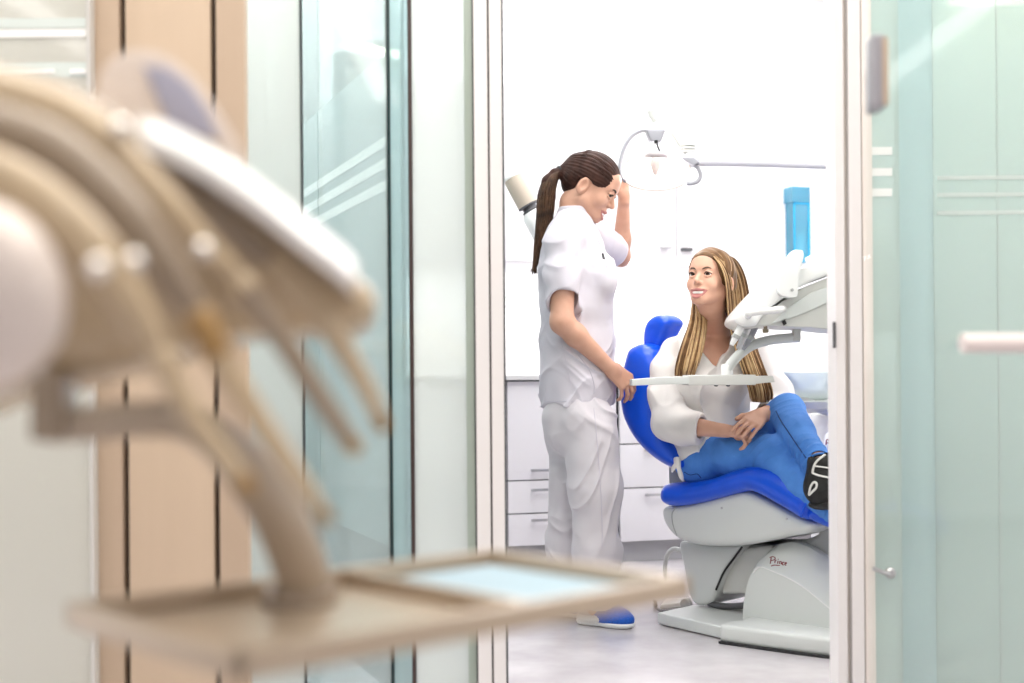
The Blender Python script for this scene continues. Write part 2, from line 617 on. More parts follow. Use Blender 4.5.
        for _ in range(relax):      # light Laplacian relax
            s = np.zeros_like(vt); c = np.zeros(len(vt))
            for a, b in ((0, 1), (1, 2), (2, 3), (3, 0)):
                np.add.at(s, q[:, a], vt[q[:, b]]); np.add.at(c, q[:, a], 1)
                np.add.at(s, q[:, b], vt[q[:, a]]); np.add.at(c, q[:, b], 1)
            vt = vt * 0.5 + 0.5 * s / np.maximum(c, 1)[:, None]
        me = bpy.data.meshes.new(name)
        me.vertices.add(len(vt)); me.vertices.foreach_set('co', vt.astype(np.float32).ravel())
        me.loops.add(len(q) * 4); me.loops.foreach_set('vertex_index', q.astype(np.int32).ravel())
        me.polygons.add(len(q))
        me.polygons.foreach_set('loop_start', np.arange(0, len(q) * 4, 4, dtype=np.int32))
        me.polygons.foreach_set('loop_total', np.full(len(q), 4, np.int32))
        me.update(calc_edges=True)
        me.polygons.foreach_set('use_smooth', [True] * len(q))
        return me


def face_centers(me):
    c = np.empty(len(me.polygons) * 3)
    me.polygons.foreach_get('center', c)
    return c.reshape(-1, 3)


def poly_sdf(pts, x, y):
    "signed distance to a closed polygon (negative inside)"
    d = np.full(np.broadcast(x, y).shape, 1e9, np.float32)
    s = np.zeros(d.shape, bool)
    n = len(pts)
    for i in range(n):
        (ax, ay), (bx, by) = pts[i], pts[(i + 1) % n]
        ex, ey = bx - ax, by - ay
        wx, wy = x - ax, y - ay
        t = np.clip((wx * ex + wy * ey) / max(ex * ex + ey * ey, 1e-12), 0, 1)
        d = np.minimum(d, (wx - ex * t) ** 2 + (wy - ey * t) ** 2)
        c = ((ay > y) != (by > y)) & (x < (bx - ax) * (y - ay) / (by - ay if by != ay else 1e-9) + ax)
        s ^= c
    return np.where(s, -1, 1) * np.sqrt(d)


def sdf_slab(pl, name, pix, off, depth, m, parent, rnd, h=0.006, n=3, label=None):
    "a soft padded slab: its outline in the upright plane pl (photo pixels), its depth across, edges rounded by rnd"
    q = catmull([(a, b) for a, b in pix], n, True) if n else pix
    loc = []
    for a, b in q:
        p = pl.hit(a, b, off)
        loc.append(((p - pl.a).dot(pl.u), p.z))
    loc = np.array(loc)
    F = Field((loc[:, 0].min() - 0.03, off - 0.03, loc[:, 1].min() - 0.03), (loc[:, 0].max() + 0.03, off + depth + 0.03, loc[:, 1].max() + 0.03), h)
    sl, X, Y, Z = F.box(F.lo, F.lo + F.h * F.n)
    p2 = poly_sdf([tuple(v) for v in loc], X[:, :, 0], Z[0, :, :] if False else Z[0])[:, None, :]
    p2 = p2 - rnd * 0.12
    qd = np.abs(Y - (off + depth / 2)) - depth / 2
    hh = np.maximum(rnd - np.abs(p2 - qd), 0) / rnd
    F.D[:] = np.maximum(p2, qd) + hh * hh * rnd * 0.25
    me = F.mesh(name, 1)
    mt = Matrix(((pl.u.x, pl.n.x, 0, pl.a.x), (pl.u.y, pl.n.y, 0, pl.a.y), (0, 0, 1, 0), (0, 0, 0, 1)))
    me.transform(mt)
    o = link_mesh(name, me, m, parent, True)
    if pl.u.cross(pl.n).z < 0:
        me.flip_normals()
    if label:
        o['label'] = label
    return o


from mathutils.bvhtree import BVHTree
def surf(o, px, py, lift=0.0015):
    me_ = o.data; org = ORG[o.name]
    if not hasattr(surf, 'c'): surf.c = {}
    if o.name not in surf.c:
        surf.c[o.name] = BVHTree.FromPolygons([v.co for v in me_.vertices], [p.vertices[:] for p in me_.polygons])
    d = ray(px, py).normalized()
    h = surf.c[o.name].ray_cast(CL - org, d)
    if h[0] is None:
        return None
    return h[0] + org - d * lift
def seam(name, o, pix, r, m, n=4, label=None):
    pts = [surf(o, a, b) for a, b in catmull(pix, n)]
    pts = [p for p in pts if p is not None]
    if len(pts) < 2: return
    bm = new_bm(); tube(bm, pts, r, 6, 0)
    x = obj(name, bm, m, o)
    if label: x['label'] = label
# ------------------------------------------------------------------ the room
def sbox(name, a, b, m, label, cat, bevel=0.0, mtx=None):
    bm = new_bm()
    bm_box(bm, a, b, bevel, 2, mtx)
    return struct(name, bm, m, label, cat)


sbox('floor', (-5.5, -4.2, -0.08), (5.5, 9.2, 0.0), M['floor'], 'pale grey marbled vinyl floor of corridor and treatment room', 'floor')
sbox('ceiling', (-5.5, -4.2, CEIL), (5.5, 9.2, CEIL + 0.08), M['ceil'], 'white ceiling above corridor and treatment room', 'ceiling')

# treatment room, turned about 17 degrees against the corridor
U = Upright((0.51, 6.15), (1, 0.3))          # the plane of the base cabinet fronts
E, N = U.u, U.n
WALLOFF = 0.56


def ubox(bm, s0, s1, o0, o1, z0, z1, bevel=0.0):
    "a box in the treatment room frame: s along the cabinets, o away from the camera"
    mt = Matrix(((E.x, N.x, 0, U.a.x), (E.y, N.y, 0, U.a.y), (0, 0, 1, 0), (0, 0, 0, 1)))
    bm_box(bm, (s0, o0, z0), (s1, o1, z1), bevel, 2, mt)


SL, SR = -1.66, 1.42
bm = new_bm(); ubox(bm, SL - 1.9, SR + 0.1, WALLOFF, WALLOFF + 0.1, 0, CEIL)
struct('wall_back', bm, M['wall'], 'white back wall of the treatment room', 'wall')
bm = new_bm(); ubox(bm, SR, SR + 0.1, -3.0, WALLOFF, 0, CEIL)
struct('wall_right', bm, M['wall'], 'white side wall behind the chair', 'wall')
sbox('wall_front', (-5.5, -4.2, 0), (5.5, -4.1, CEIL), M['wall'], 'corridor end wall behind the viewpoint', 'wall')
sbox('wall_left', (-3.6, -4.1, 0), (-3.5, 7.9, CEIL), M['wall'], 'white wall of the neighbouring room', 'wall')
sbox('wall_east', (3.5, -4.1, 0), (3.6, 7.9, CEIL), M['wall'], 'white wall at the far right', 'wall')
sbox('wall_north', (-3.5, 7.8, 0), (3.5, 7.9, CEIL), M['wall'], 'white wall behind the treatment room', 'wall')
sbox('wall_neighbour', (-3.5, 5.6, 0), (-1.62, 5.7, 2.38), M['wall'], 'low white wall of the neighbouring room under a warm light strip', 'wall')
sbox('wall_nook', (1.46, 4.45, 0), (3.5, 4.5, 2.13), M['wall'], 'low white wall behind right glass under a warm light strip', 'wall')

# ---- base cabinets
def handle(parent, s, z, off, ln=0.33, name='handle'):
    bm = new_bm()
    ubox(bm, s - ln / 2, s + ln / 2, off - 0.034, off - 0.024, z - 0.006, z + 0.006, 0.003)
    for k in (-1, 1):
        ubox(bm, s + k * (ln / 2 - 0.02) - 0.005, s + k * (ln / 2 - 0.02) + 0.005, off - 0.026, off, z - 0.005, z + 0.005)
    return obj(name, bm, M['steel'], parent)


def cabinet(s0, s1, off, fronts, label, hz):
    root = thing('base_cabinet', label, 'cabinet', U.at((s0 + s1) / 2, 0, off + 0.25), 'white base cabinets under the worktop')
    g = 0.003
    bm = new_bm(); ubox(bm, s0 + 0.001, s1 - 0.001, off + 0.022, WALLOFF - 0.004, 0.1, 0.868)
    obj('carcass', bm, M['gap'], root)
    bm = new_bm(); ubox(bm, s0 + 0.001, s1 - 0.001, off + 0.06, WALLOFF - 0.02, 0.0, 0.099)
    obj('plinth', bm, M['plinth'], root)
    for (kind, z0, z1), h in zip(fronts, hz):
        bm = new_bm(); ubox(bm, s0 + g, s1 - g, off, off + 0.02, z0 + g, z1 - g, 0.0015)
        d = obj(kind, bm, M['cab'], root)
        if h:
            handle(d, (s0 + s1) / 2, h, off)
    return root


def sat(px, off=0.0, py=480):
    "s coordinate of the point of the cabinet-front plane seen at px"
    return (U.hit(px, py, off) - U.a).dot(U.u)


sA, sB = sat(507.5), sat(617.5)
wA = sB - sA
lowf = [('door', 0.405, 0.866), ('drawer', 0.252, 0.405), ('drawer', 0.1, 0.252)]
lowh = [0.452, 0.362, 0.222]
names = ['white base cabinet just left of the door post with door over two drawers',
         'white base cabinet second left of the dentist behind the glass partition',
         'white base cabinet at far left end behind the glass partition']
names[0] = 'white base cabinet behind the dentist with a door over two drawers'
for i in range(3):
    cabinet(sA - i * wA, sB - i * wA - 0.001, 0.0, lowf, names[i], lowh)
sC = sB + 0.004
cabinet(sC, sC + 0.56, -0.02, [('drawer', 0.563, 0.866), ('drawer', 0.355, 0.563), ('drawer', 0.1, 0.355)],
        'white three-drawer base cabinet between the dentist and the blue chair', [0.81, 0.535, 0.322])
sD = sC + 0.56
cabinet(sD, SR - 0.002, -0.02, [('drawer', 0.563, 0.866), ('drawer', 0.355, 0.563), ('drawer', 0.1, 0.355)],
        'white three-drawer base cabinet hidden behind the blue chair', [0.81, 0.535, 0.322])
bm = new_bm()
ubox(bm, SL + 0.05, SR - 0.003, -0.035, WALLOFF - 0.003, 0.87, 0.892, 0.003)
obj('worktop', bm, M['counter'], label='thin grey-edged worktop running over the white base cabinets', cat='worktop')

# ---- wall cabinets
zc0 = 1.47
sUs = [sat(676, 0.22, 200) - 0.56 * k for k in range(4)][::-1]
ulab = ['white wall cabinet at the left end above the worktop', 'white wall cabinet second from the left end above the worktop',
        "white wall cabinet above and behind the dentist's head"]
lock = ["left", "mid"]
for k, (s0, s1) in enumerate(zip(sUs[:-1], sUs[1:])):
    if s0 < SL: s0 = SL + 0.06
    root = thing('wall_cabinet', ulab[k], 'cabinet', U.at((s0 + s1) / 2, zc0, 0.4), 'white wall cabinets')
    bm = new_bm(); ubox(bm, s0 + 0.001, s1 - 0.001, 0.235, WALLOFF - 0.003, zc0, zc0 + 0.82)
    obj('carcass', bm, M['cab'], root)
    bm = new_bm(); ubox(bm, s0 + 0.002, s1 - 0.002, 0.215, 0.234, zc0 + 0.002, zc0 + 0.82, 0.0015)
    d = obj('door', bm, M['cab'], root)
    handle(d, s1 - 0.07, zc0 + 0.05, 0.215, 0.06)
s0, s1 = sUs[-1], sUs[-1] + 0.30
root = thing('wall_cabinet', 'narrow white wall cabinet with a small dark handle right of the examination lamp', 'cabinet', U.at((s0 + s1) / 2, zc0, 0.4), 'white wall cabinets')
bm = new_bm(); ubox(bm, s0 + 0.001, s1 - 0.001, 0.235, WALLOFF - 0.003, zc0, zc0 + 0.82)
obj('carcass', bm, M['cab'], root)
bm = new_bm(); ubox(bm, s0 + 0.002, s1 - 0.002, 0.215, 0.234, zc0 + 0.002, zc0 + 0.82, 0.0015)
d = obj('door', bm, M['cab'], root)
bm = new_bm(); ubox(bm, s0 + 0.02, s0 + 0.075, 0.19, 0.215, zc0 + 0.035, zc0 + 0.05, 0.003)
obj('handle', bm, M['darkgrey'], d)
SU1 = s1

# under-cabinet strip light (a real lamp of the room)
bm = new_bm(); ubox(bm, sat(560), SU1 - 0.05, 0.32, 0.36, zc0 - 0.022, zc0 - 0.002, 0.003)
obj('strip_light', bm, M['lightpanel'], label='slim strip light under the white wall cabinets', cat='light')
pl = U.at(-0.3, zc0 - 0.03, 0.34)
area_light('undercabinet_light', pl, (2.3, 0.04), 9, (1, 0.98, 0.97), (0, 0, math.atan2(E.y, E.x)))

# wall socket
root = thing('wall_socket', 'white wall socket on the splashback beside the door post', 'socket', U.hit(509, 305, WALLOFF - 0.003))
c = U.hit(508.5, 297.5, WALLOFF - 0.003)
sc = (c - U.a).dot(E)
bm = new_bm(); ubox(bm, sc - 0.042, sc + 0.042, WALLOFF - 0.012, WALLOFF - 0.001, c.z - 0.042, c.z + 0.042, 0.004)
obj('plate', bm, M['unitwhite'], root)
bm = new_bm(); lathe(bm, c - N * 0.010, c - N * 0.0115, [(0, 0.022), (0.001, 0.022), (0.0014, 0.017)])
obj('outlet', bm, M['shell'], root)
for k in (-1, 1):
    bm = new_bm(); q = c + E * (k * 0.01) - N * 0.0114
    lathe(bm, q, q - N, [(0, 0.0045), (0.0012, 0.0045)], 10)
    obj('hole', bm, M['darkgrey'], root)

# cyan cup dispenser on the wall
def dz(px, py): return U.hit(px, py, WALLOFF - 0.004)
a, b = dz(786, 252), dz(802, 190)
s0, s1 = (a - U.a).dot(E), (b - U.a).dot(E)
z0, z1 = a.z - 0.06, b.z
root = thing('cup_dispenser', 'cyan translucent acrylic cup dispenser high on the white wall', 'dispenser', U.at((s0 + s1) / 2, z0, WALLOFF - 0.06))
o0, o1 = WALLOFF - 0.085, WALLOFF - 0.004
bm = new_bm()
ubox(bm, s0, s1, o1 - 0.006, o1, z0, z1); ubox(bm, s0, s0 + 0.006, o0, o1, z0, z1); ubox(bm, s1 - 0.006, s1, o0, o1, z0, z1)
ubox(bm, s0, s1, o0, o0 + 0.005, z0, z1 - 0.085)
obj('housing', bm, M['cyan'], root)
bm = new_bm(); ubox(bm, s0 - 0.012, s1, o0 - 0.006, o1, z1 - 0.08, z1 + 0.004, 0.004)
obj('lid', bm, M['cyan'], root)
bm = new_bm(); ubox(bm, s0, s0 + 0.012, o0 - 0.003, o0, z0, z1 - 0.08); ubox(bm, s1 - 0.012, s1, o0 - 0.003, o0, z0, z1 - 0.08)
ubox(bm, s0, s1, o0 - 0.003, o0, z1 - 0.09, z1 - 0.08)
obj('edge_trim', bm, M['cyansolid'], root)
cc = U.at((s0 + s1) / 2, z0, (o0 + o1) / 2)
bm = new_bm(); lathe(bm, cc, cc + Vector((0, 0, 1)), [(0.005, 0.036)] + [(0.02 + 0.012 * i, 0.036 + 0.003 * (i % 2)) for i in range(12)])
obj('cup_stack', bm, M['cups'], root)

# ---- side glass wall of the treatment room (perpendicular to the cabinets), with its frosted band
V = Upright((-0.356, 3.8), (-0.36, 0.933))
Vd = Vector((-0.36, 0.933, 0)).normalized(); Vn = Vector((Vd.y, -Vd.x, 0))
vm = Matrix(((Vd.x, Vn.x, 0, -0.42), (Vd.y, Vn.y, 0, 3.8), (0, 0, 1, 0), (0, 0, 0, 1)))
for i, (t0, t1) in enumerate(((-0.38, 0.60), (0.61, 1.55), (1.56, 2.5))):
    bm = new_bm(); bm_box(bm, (t0, -0.005, 0.02), (t1, 0.005, CEIL), 0, 1, vm)
    struct('window_%d' % (i + 1), bm, M['aquaclear'], 'clear glass panel %d of the side wall of the treatment room' % (i + 1), 'glass wall')
    bm = new_bm(); bm_box(bm, (t0, -0.0075, 0.42), (t1, -0.0055, 1.78), 0, 1, vm)
    struct('window_film', bm, M['frostfilm'], None, None, parent=bpy.data.objects['window_%d' % (i + 1)])
    bm = new_bm()
    for z in (1.40, 1.46, 1.52):
        bm_box(bm, (t0, -0.0095, z), (t1, -0.008, z + 0.028), 0, 1, vm)
    struct('window_stripe', bm, M['stripe'], None, None, parent=bpy.data.objects['window_%d' % (i + 1)])

# ---- front glazing, left of the doorway
def xz(px, Z): return P(px, HOR, Z).x


def pane(n, px0, px1, Z, m, label, th=0.01):
    return sbox('window_%d' % n, (xz(px0, Z), Z - th / 2, 0.0), (xz(px1, Z), Z + th / 2, CEIL), m, label, 'glass panel')


def strip(n, px0, px1, Z, m, label, depth=0.03, z1=CEIL):
    return sbox('trim_%d' % n, (xz(px0, Z), Z - depth / 2, 0.0), (xz(px1, Z), Z + depth / 2, z1), m, label, 'profile')


ZL = 3.3
pane(4, 240, 302, 3.22, M['frost'], 'pale frosted glass panel beside the beige wall panels')
pane(5, 304.5, 389, 3.26, M['aqua'], 'wide aqua glass panel with the side glass wall behind')
pane(6, 391.5, 411, 3.30, M['aquadeep'], 'narrow deep aqua glass strip between two dark edges')
pane(7, 414, 476, 3.30, M['frost'], 'pale frosted glass panel next to the white door post')
strip(1, 300.6, 304.6, 3.25, M['gasket'], 'dark vertical edge between pale and aqua glass', 0.014)
strip(2, 387.8, 392.3, 3.28, M['gasketgreen'], 'thick dark green vertical glass edge', 0.02)
strip(3, 410.3, 414.2, 3.30, M['gasketbrown'], 'dark brown vertical edge left of the frosted panel', 0.02)
strip(4, 466.5, 475, 3.285, M['oliveedge'], 'olive green vertical glass edge beside the door post', 0.012)
strip(5, 474.6, 476.6, 3.28, M['gasket'], 'thin dark seal on the left door post', 0.02)
strip(6, 476.4, 489.8, 3.30, M['post'], 'white aluminium door post, outer profile', 0.07)
strip(7, 489.6, 492.0, 3.31, M['gasketbrown'], 'dark groove between two white profiles of the left post', 0.05)
strip(8, 491.8, 504.0, 3.30, M['post'], 'white aluminium door post, inner profile', 0.07)
strip(9, 503.8, 506.0, 3.30, M['gasket'], 'thin dark seal on the doorway side of the left post', 0.05)

# ---- beige panelled wall and white glass at far left
ZB = 2.7
sbox('wall_panelled', (xz(95, ZB), ZB + 0.035, 0), (xz(243, ZB), ZB + 0.06, CEIL), M['gasketbrown'], 'dark backing of the beige panelled wall', 'wall')
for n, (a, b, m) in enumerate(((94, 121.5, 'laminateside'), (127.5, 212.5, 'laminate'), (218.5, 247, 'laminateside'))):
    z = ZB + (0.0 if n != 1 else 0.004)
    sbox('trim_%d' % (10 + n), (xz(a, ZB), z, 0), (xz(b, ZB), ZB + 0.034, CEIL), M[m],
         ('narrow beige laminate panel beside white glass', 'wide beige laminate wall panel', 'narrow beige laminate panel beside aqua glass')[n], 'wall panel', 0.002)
strip(13, 242.5, 247.5, 2.72, M['post'], 'thin pale edge strip on the beige panel', 0.03)
pane(8, -190, 94, 2.68, M['frostwhite'], 'white frosted glass panel at far left')
strip(14, 91, 95, 2.68, M['unitgrey'], 'grey edge profile of the white frosted glass', 0.03)
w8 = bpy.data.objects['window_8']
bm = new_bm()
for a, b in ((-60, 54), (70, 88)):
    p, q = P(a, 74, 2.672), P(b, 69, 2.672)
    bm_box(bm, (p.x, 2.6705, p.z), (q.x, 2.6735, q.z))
p, q = P(-60, 38, 2.672), P(88, 29, 2.672)  # upper white strip paints a reflection of the lit corridor soffit
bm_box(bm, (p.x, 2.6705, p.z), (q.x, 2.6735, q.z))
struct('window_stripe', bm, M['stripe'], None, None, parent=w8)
bm = new_bm(); p, q = P(-60, 29, 2.672), P(88, 18, 2.672)  # upper grey strip paints the darker edge of that soffit reflection
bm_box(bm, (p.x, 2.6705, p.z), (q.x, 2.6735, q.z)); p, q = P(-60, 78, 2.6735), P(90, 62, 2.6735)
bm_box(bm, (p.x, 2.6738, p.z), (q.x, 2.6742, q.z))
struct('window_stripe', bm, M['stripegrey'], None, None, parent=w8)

# ---- warm linear lights over the low walls behind the glass
for lab, x0, x1, y, z in (('warm linear light over the low wall of the neighbouring room', -3.45, -1.66, 5.58, 2.385),
                          ('warm linear light over the low wall behind the right-hand glass', 1.48, 3.45, 4.43, 2.135)):
    root = thing('linear_light', lab, 'light', ((x0 + x1) / 2, y, z), 'warm linear lights on the low walls')
    boxobj('housing', (x0, y - 0.06, z + 0.022), (x1, y + 0.04, z + 0.05), M['unitwhite'], root)
    boxobj('diffuser', (x0 + 0.02, y - 0.055, z + 0.006), (x1 - 0.02, y + 0.02, z + 0.021), M['lampglow'], root)
area_light('warm_left_light', (-2.4, 5.50, 2.38), (1.7, 0.05), 2.5, (1, 0.86, 0.62), (math.radians(-25), 0, 0))
area_light('warm_right_light', (2.4, 4.36, 2.13), (1.8, 0.05), 5, (1, 0.86, 0.62), (math.radians(-25), 0, 0))

# ---- ceiling lights of the corridor (seen only as reflections in the glass)
for k, (x, y) in enumerate(((-2.6, -1.4), (-0.9, -1.4), (0.9, -1.4), (2.6, -1.4))):
    root = thing('ceiling_light', 'long linear ceiling light over the corridor behind the viewpoint', 'light', (x, y, CEIL - 0.06), 'linear ceiling lights of the corridor')
    boxobj('housing', (x - 0.09, y - 1.6, CEIL - 0.03), (x + 0.09, y + 1.6, CEIL - 0.001), M['unitwhite'], root)
    boxobj('diffuser', (x - 0.075, y - 1.58, CEIL - 0.045), (x + 0.075, y + 1.58, CEIL - 0.0305), M['lightpanel'], root)

# ---- doorway right side
ZR = 3.3
strip(15, 832, 841, 3.30, M['post'], 'white inner profile of the right door jamb', 0.09)
strip(16, 840.8, 847, 3.31, M['jamb'], 'warm recessed groove strip of the right door jamb', 0.06)
strip(17, 846.8, 859, 3.29, M['post'], 'white outer profile of the right door jamb', 0.07)
strip(18, 858.8, 861.4, 3.31, M['gasketbrown'], 'dark seal line on the right door jamb', 0.04)
strip(19, 861.2, 871, 3.28, M['jamb'], 'warm white stile of the right glass door', 0.05)
p, q = P(833, 322, 3.25), P(836, 348, 3.25)
boxobj('strike_plate', (p.x, 3.248, q.z), (q.x, 3.256, p.z), M['darkgrey'], label='small dark strike plate on the right door jamb', cat='strike plate')
pane(9, 870.8, 900, 3.28, M['frostgreen'], 'frosted glass door edge with three short white stripes')
pane(10, 898.5, 934, 3.34, M['aquafilm'], 'narrow aqua glass strip right of the door')
pane(11, 932, 1130, 3.45, M['frostgreen'], 'wide pale aqua glass panel at far right')
strip(20, 896.5, 900, 3.31, M['oliveedge'], 'thin green glass edge right of the frosted door edge', 0.012)
strip(21, 931, 934.5, 3.40, M['oliveedge'], 'thin green glass edge of the wide right panel', 0.012)
bm = new_bm()
for y in (151, 172, 192.5):
    p, q = P(868.5, y + 4, 3.272), P(892, y - 4, 3.272)
    bm_box(bm, (p.x, 3.2705, p.z), (q.x, 3.2735, q.z))
struct('window_stripe', bm, M['stripe'], None, None, parent=bpy.data.objects['window_9'])
bm = new_bm()
for y in (176, 193, 211):
    p, q = P(937, y + 4, 3.443), P(1130, y - 1.5, 3.443)
    bm_box(bm, (p.x, 3.4415, p.z), (q.x, 3.4435, q.z))
struct('window_stripe', bm, M['stripegrey'], None, None, parent=bpy.data.objects['window_11'])
bm = new_bm(); p = P(998, 300, 3.445)
bm_box(bm, (p.x - 0.002, 3.4425, 0), (p.x + 0.002, 3.4445, CEIL))
struct('window_joint', bm, M['frost'], None, None, parent=bpy.data.objects['window_11'])

# lever handle on the frosted door edge
root = thing('lever_handle', 'small bright lever handle low on the frosted door edge', 'handle', P(880, 575, 3.26))
bm = new_bm(); tube(bm, [P(889, 574, 3.255), P(882, 572, 3.24), P(873, 568, 3.24)], 0.006, 8, 3)
obj('lever', bm, M['steel'], root)
bm = new_bm(); c = P(890, 573, 3.273); lathe(bm, c, c + Vector((0, -1, 0)), [(0, 0.014), (0.006, 0.014), (0.012, 0.008)], 16)
obj('rosette', bm, M['steel'], root)

# near glass door standing open at the right, with clamp and pull bar (out of focus)
ZD = 1.95
bm = new_bm()
bm_box(bm, (xz(868, ZD), ZD - 0.005, 0.02), (xz(868, ZD) + 0.78, ZD + 0.005, 2.4))
M['cleardoor'] = glass_mat('clear door glass', (0.97, 0.985, 0.98), (0.8, 0.9, 0.88), 0.05, 0.045)
root = thing('glass_door', 'open clear glass door leaf at the right with white pull bar and grey clamp', 'door', (xz(868, ZD) + 0.39, ZD, 0.02))
obj('pane', bm, M['cleardoor'], root)
p, q = P(868.5, 112, ZD), P(881, 37, ZD)
bm = new_bm(); bm_box(bm, (p.x, ZD - 0.022, p.z), (q.x, ZD + 0.02, q.z), 0.007, 3)
obj('clamp', bm, M['lampgrey'], root, label='grey metal clamp')
bm = new_bm(); bm_box(bm, (q.x - 0.004, ZD - 0.024, p.z + 0.006), (q.x + 0.004, ZD + 0.02, q.z - 0.006), 0.002, 2)
obj('clamp_cover', bm, M['laminateside'], root)
a, b = P(962, 343, ZD - 0.06), P(1075, 343, ZD - 0.06)
bm = new_bm(); tube(bm, [a, b], 0.0145, 16, 0)
pb = obj('pull_bar', bm, mat('pinkish white bar', (0.86, 0.78, 0.77), 0.35, noise=0.02), root)
bm = new_bm()
for t in (0.12, 0.88):
    c = a.lerp(b, t); lathe(bm, c, c + Vector((0, 1, 0)), [(0, 0.008), (0.056, 0.008)], 12)
obj('standoff', bm, M['steel'], pb)
# ------------------------------------------------------------------ dental chair
A0 = P(657, 490, 4.75); A1 = P(832, 515, 4.25)
C = Upright((A0.x, A0.y), (A1.x - A0.x, A1.y - A0.y))     # vertical plane of the chair's edge nearest the doorway
CN, CU = C.n, C.u
root = thing('dental_chair', 'dental chair with royal blue upholstery and pale grey base under the seated patient', 'dental chair', C.at(0.35, 0, 0.26))


def slab(name, pix, off, depth, m, parent, rnd, n=3):
    return sdf_slab(C, name, pix, off, depth, m, parent, rnd, n=n)


seat = slab('seat', [(656, 494), (659, 487), (668, 486), (685, 485), (706, 481), (728, 473), (741, 469.5), (756, 469), (771, 473), (790, 484), (806, 496), (809, 500), (805, 511), (800, 519),
                     (780, 508), (760, 496.5), (748, 491), (738, 490), (722, 494), (700, 500), (680, 504), (664, 505), (657, 501)], -0.07, 0.57, M['blue'], root, 0.065)
slab('leg_rest', [(802, 516), (808, 501), (815, 503), (830, 510), (855, 522), (872, 531), (878, 540), (872, 549), (855, 541), (830, 530), (812, 523)], -0.055, 0.52, M['blue'], root, 0.07)
# seat welt
bm = new_bm()
tube(bm, [C.hit(807, 502, -0.062), C.hit(803, 510, -0.066), C.hit(801, 517, -0.062)], 0.004, 8, 4)
obj('seam', bm, M['blue'], seat)
back = slab('backrest', [(627, 348), (636, 345.5), (646, 352), (651, 366), (652, 385), (650, 402), (653, 420), (661, 440), (672, 456), (676, 465), (669, 467.5), (657, 463), (641, 451), (629, 437), (620, 420),
                         (616, 402), (616, 384), (619, 366), (623, 352)], -0.09, 0.48, M['blue'], root, 0.07)
bm = new_bm()
prism(bm, [C.hit(a, b, 0.06) for a, b in [(637, 356), (630, 374), (627, 392), (628, 416), (634, 432), (648, 449), (658, 452), (640, 430), (635, 410), (635, 388), (639, 360)]], CN * 0.30, 0.01)
obj('backrest_shell', bm, M['unitgrey'], root)
hd = slab('headrest', [(646, 320), (653, 316), (661, 317), (666, 323), (661, 333), (657, 347), (655, 357.5), (648, 357), (642, 350), (640.5, 338), (642, 327)], 0.0, 0.125, M['blue'], root, 0.045)
bm = new_bm()
tube(bm, [C.hit(651, 335, 0.07), C.hit(647, 347, 0.07), C.hit(641, 362, 0.07)], 0.014, 10, 4, flat=(1.8, 0.6))
obj('headrest_bar', bm, M['steel'], root)
# hinge upright between backrest and seat
bm = new_bm()
prism(bm, [C.hit(a, b, 0.10) for a, b in [(668, 462), (676, 462), (688, 488), (682, 500), (669, 500)]], CN * 0.30, 0.008)
obj('hinge_cover', bm, M['shelldark'], root)
# shell under the seat
shell = slab('seat_shell', [(664, 507), (680, 506), (700, 502), (722, 496), (738, 492.5), (750, 494), (775, 507), (798, 519), (812, 525), (804, 533), (786, 536), (764, 541), (740, 545), (716, 546), (694, 544), (676, 538),
                            (665, 526), (661, 514)], -0.02, 0.45, M['shell'], root, 0.03)
bm = new_bm()
tube(bm, [C.hit(a, b, -0.022) for a, b in [(676, 507), (672, 514), (673, 525), (677, 536)]], 0.0018, 6, 4)
obj('shell_joint', bm, M['shelldark'], shell)
for a, b in ((722, 508), (787, 519)):
    c = C.hit(a, b, -0.018)
    bm = new_bm(); lathe(bm, c, c - CN, [(0, 0.004), (0.003, 0.004), (0.004, 0.002)], 10)
    obj('screw', bm, M['steel'], shell)
slab('lift_arm', [(742, 549), (770, 546), (800, 541), (818, 534), (820, 522), (840, 526), (850, 540), (838, 556), (806, 570), (770, 590), (745, 594), (735, 585)], 0.11, 0.26, M['shelldark'], root, 0.015)
# rear column cover
slab('column_cover', [(679, 542), (700, 546), (722, 547), (742, 546), (735, 556), (724, 572), (716, 592), (708, 604), (694, 604), (687, 590), (683, 566)], 0.07, 0.30, M['shell'], root, 0.02)
bm = new_bm()
tube(bm, [C.hit(a, b, 0.068) for a, b in [(742, 547), (735, 557), (724, 572), (716, 590)]], 0.004, 6, 5)
obj('column_seal', bm, M['black'], root)
slab('piston_cover', [(722, 576), (728, 560), (742, 549), (772, 546), (770, 594), (722, 594)], 0.10, 0.24, M['unitgrey'], root, 0.008, n=0)
bm = new_bm()
tube(bm, [C.hit(a, b, 0.09) for a, b in [(709, 603), (722, 606), (740, 606), (768, 602)]], 0.012, 10, 5)
obj('black_tube', bm, M['darkgrey'], root)
# big front cover with a chamfered shoulder
ridge = [(742, 640), (743, 610), (746, 590), (752, 572), (760, 566), (772, 570), (790, 578), (806, 588), (822, 601), (840, 616), (870, 634), (900, 652), (905, 670)]
top = [(744, 636), (745, 607), (749, 586), (757, 566), (768, 552), (780, 544), (795, 542.5), (812, 549), (830, 562), (852, 578), (878, 597), (906, 622), (910, 664)]


def hits(pts, off, sm=4):
    return [C.hit(a, b, off) for a, b in catmull(pts, sm)]


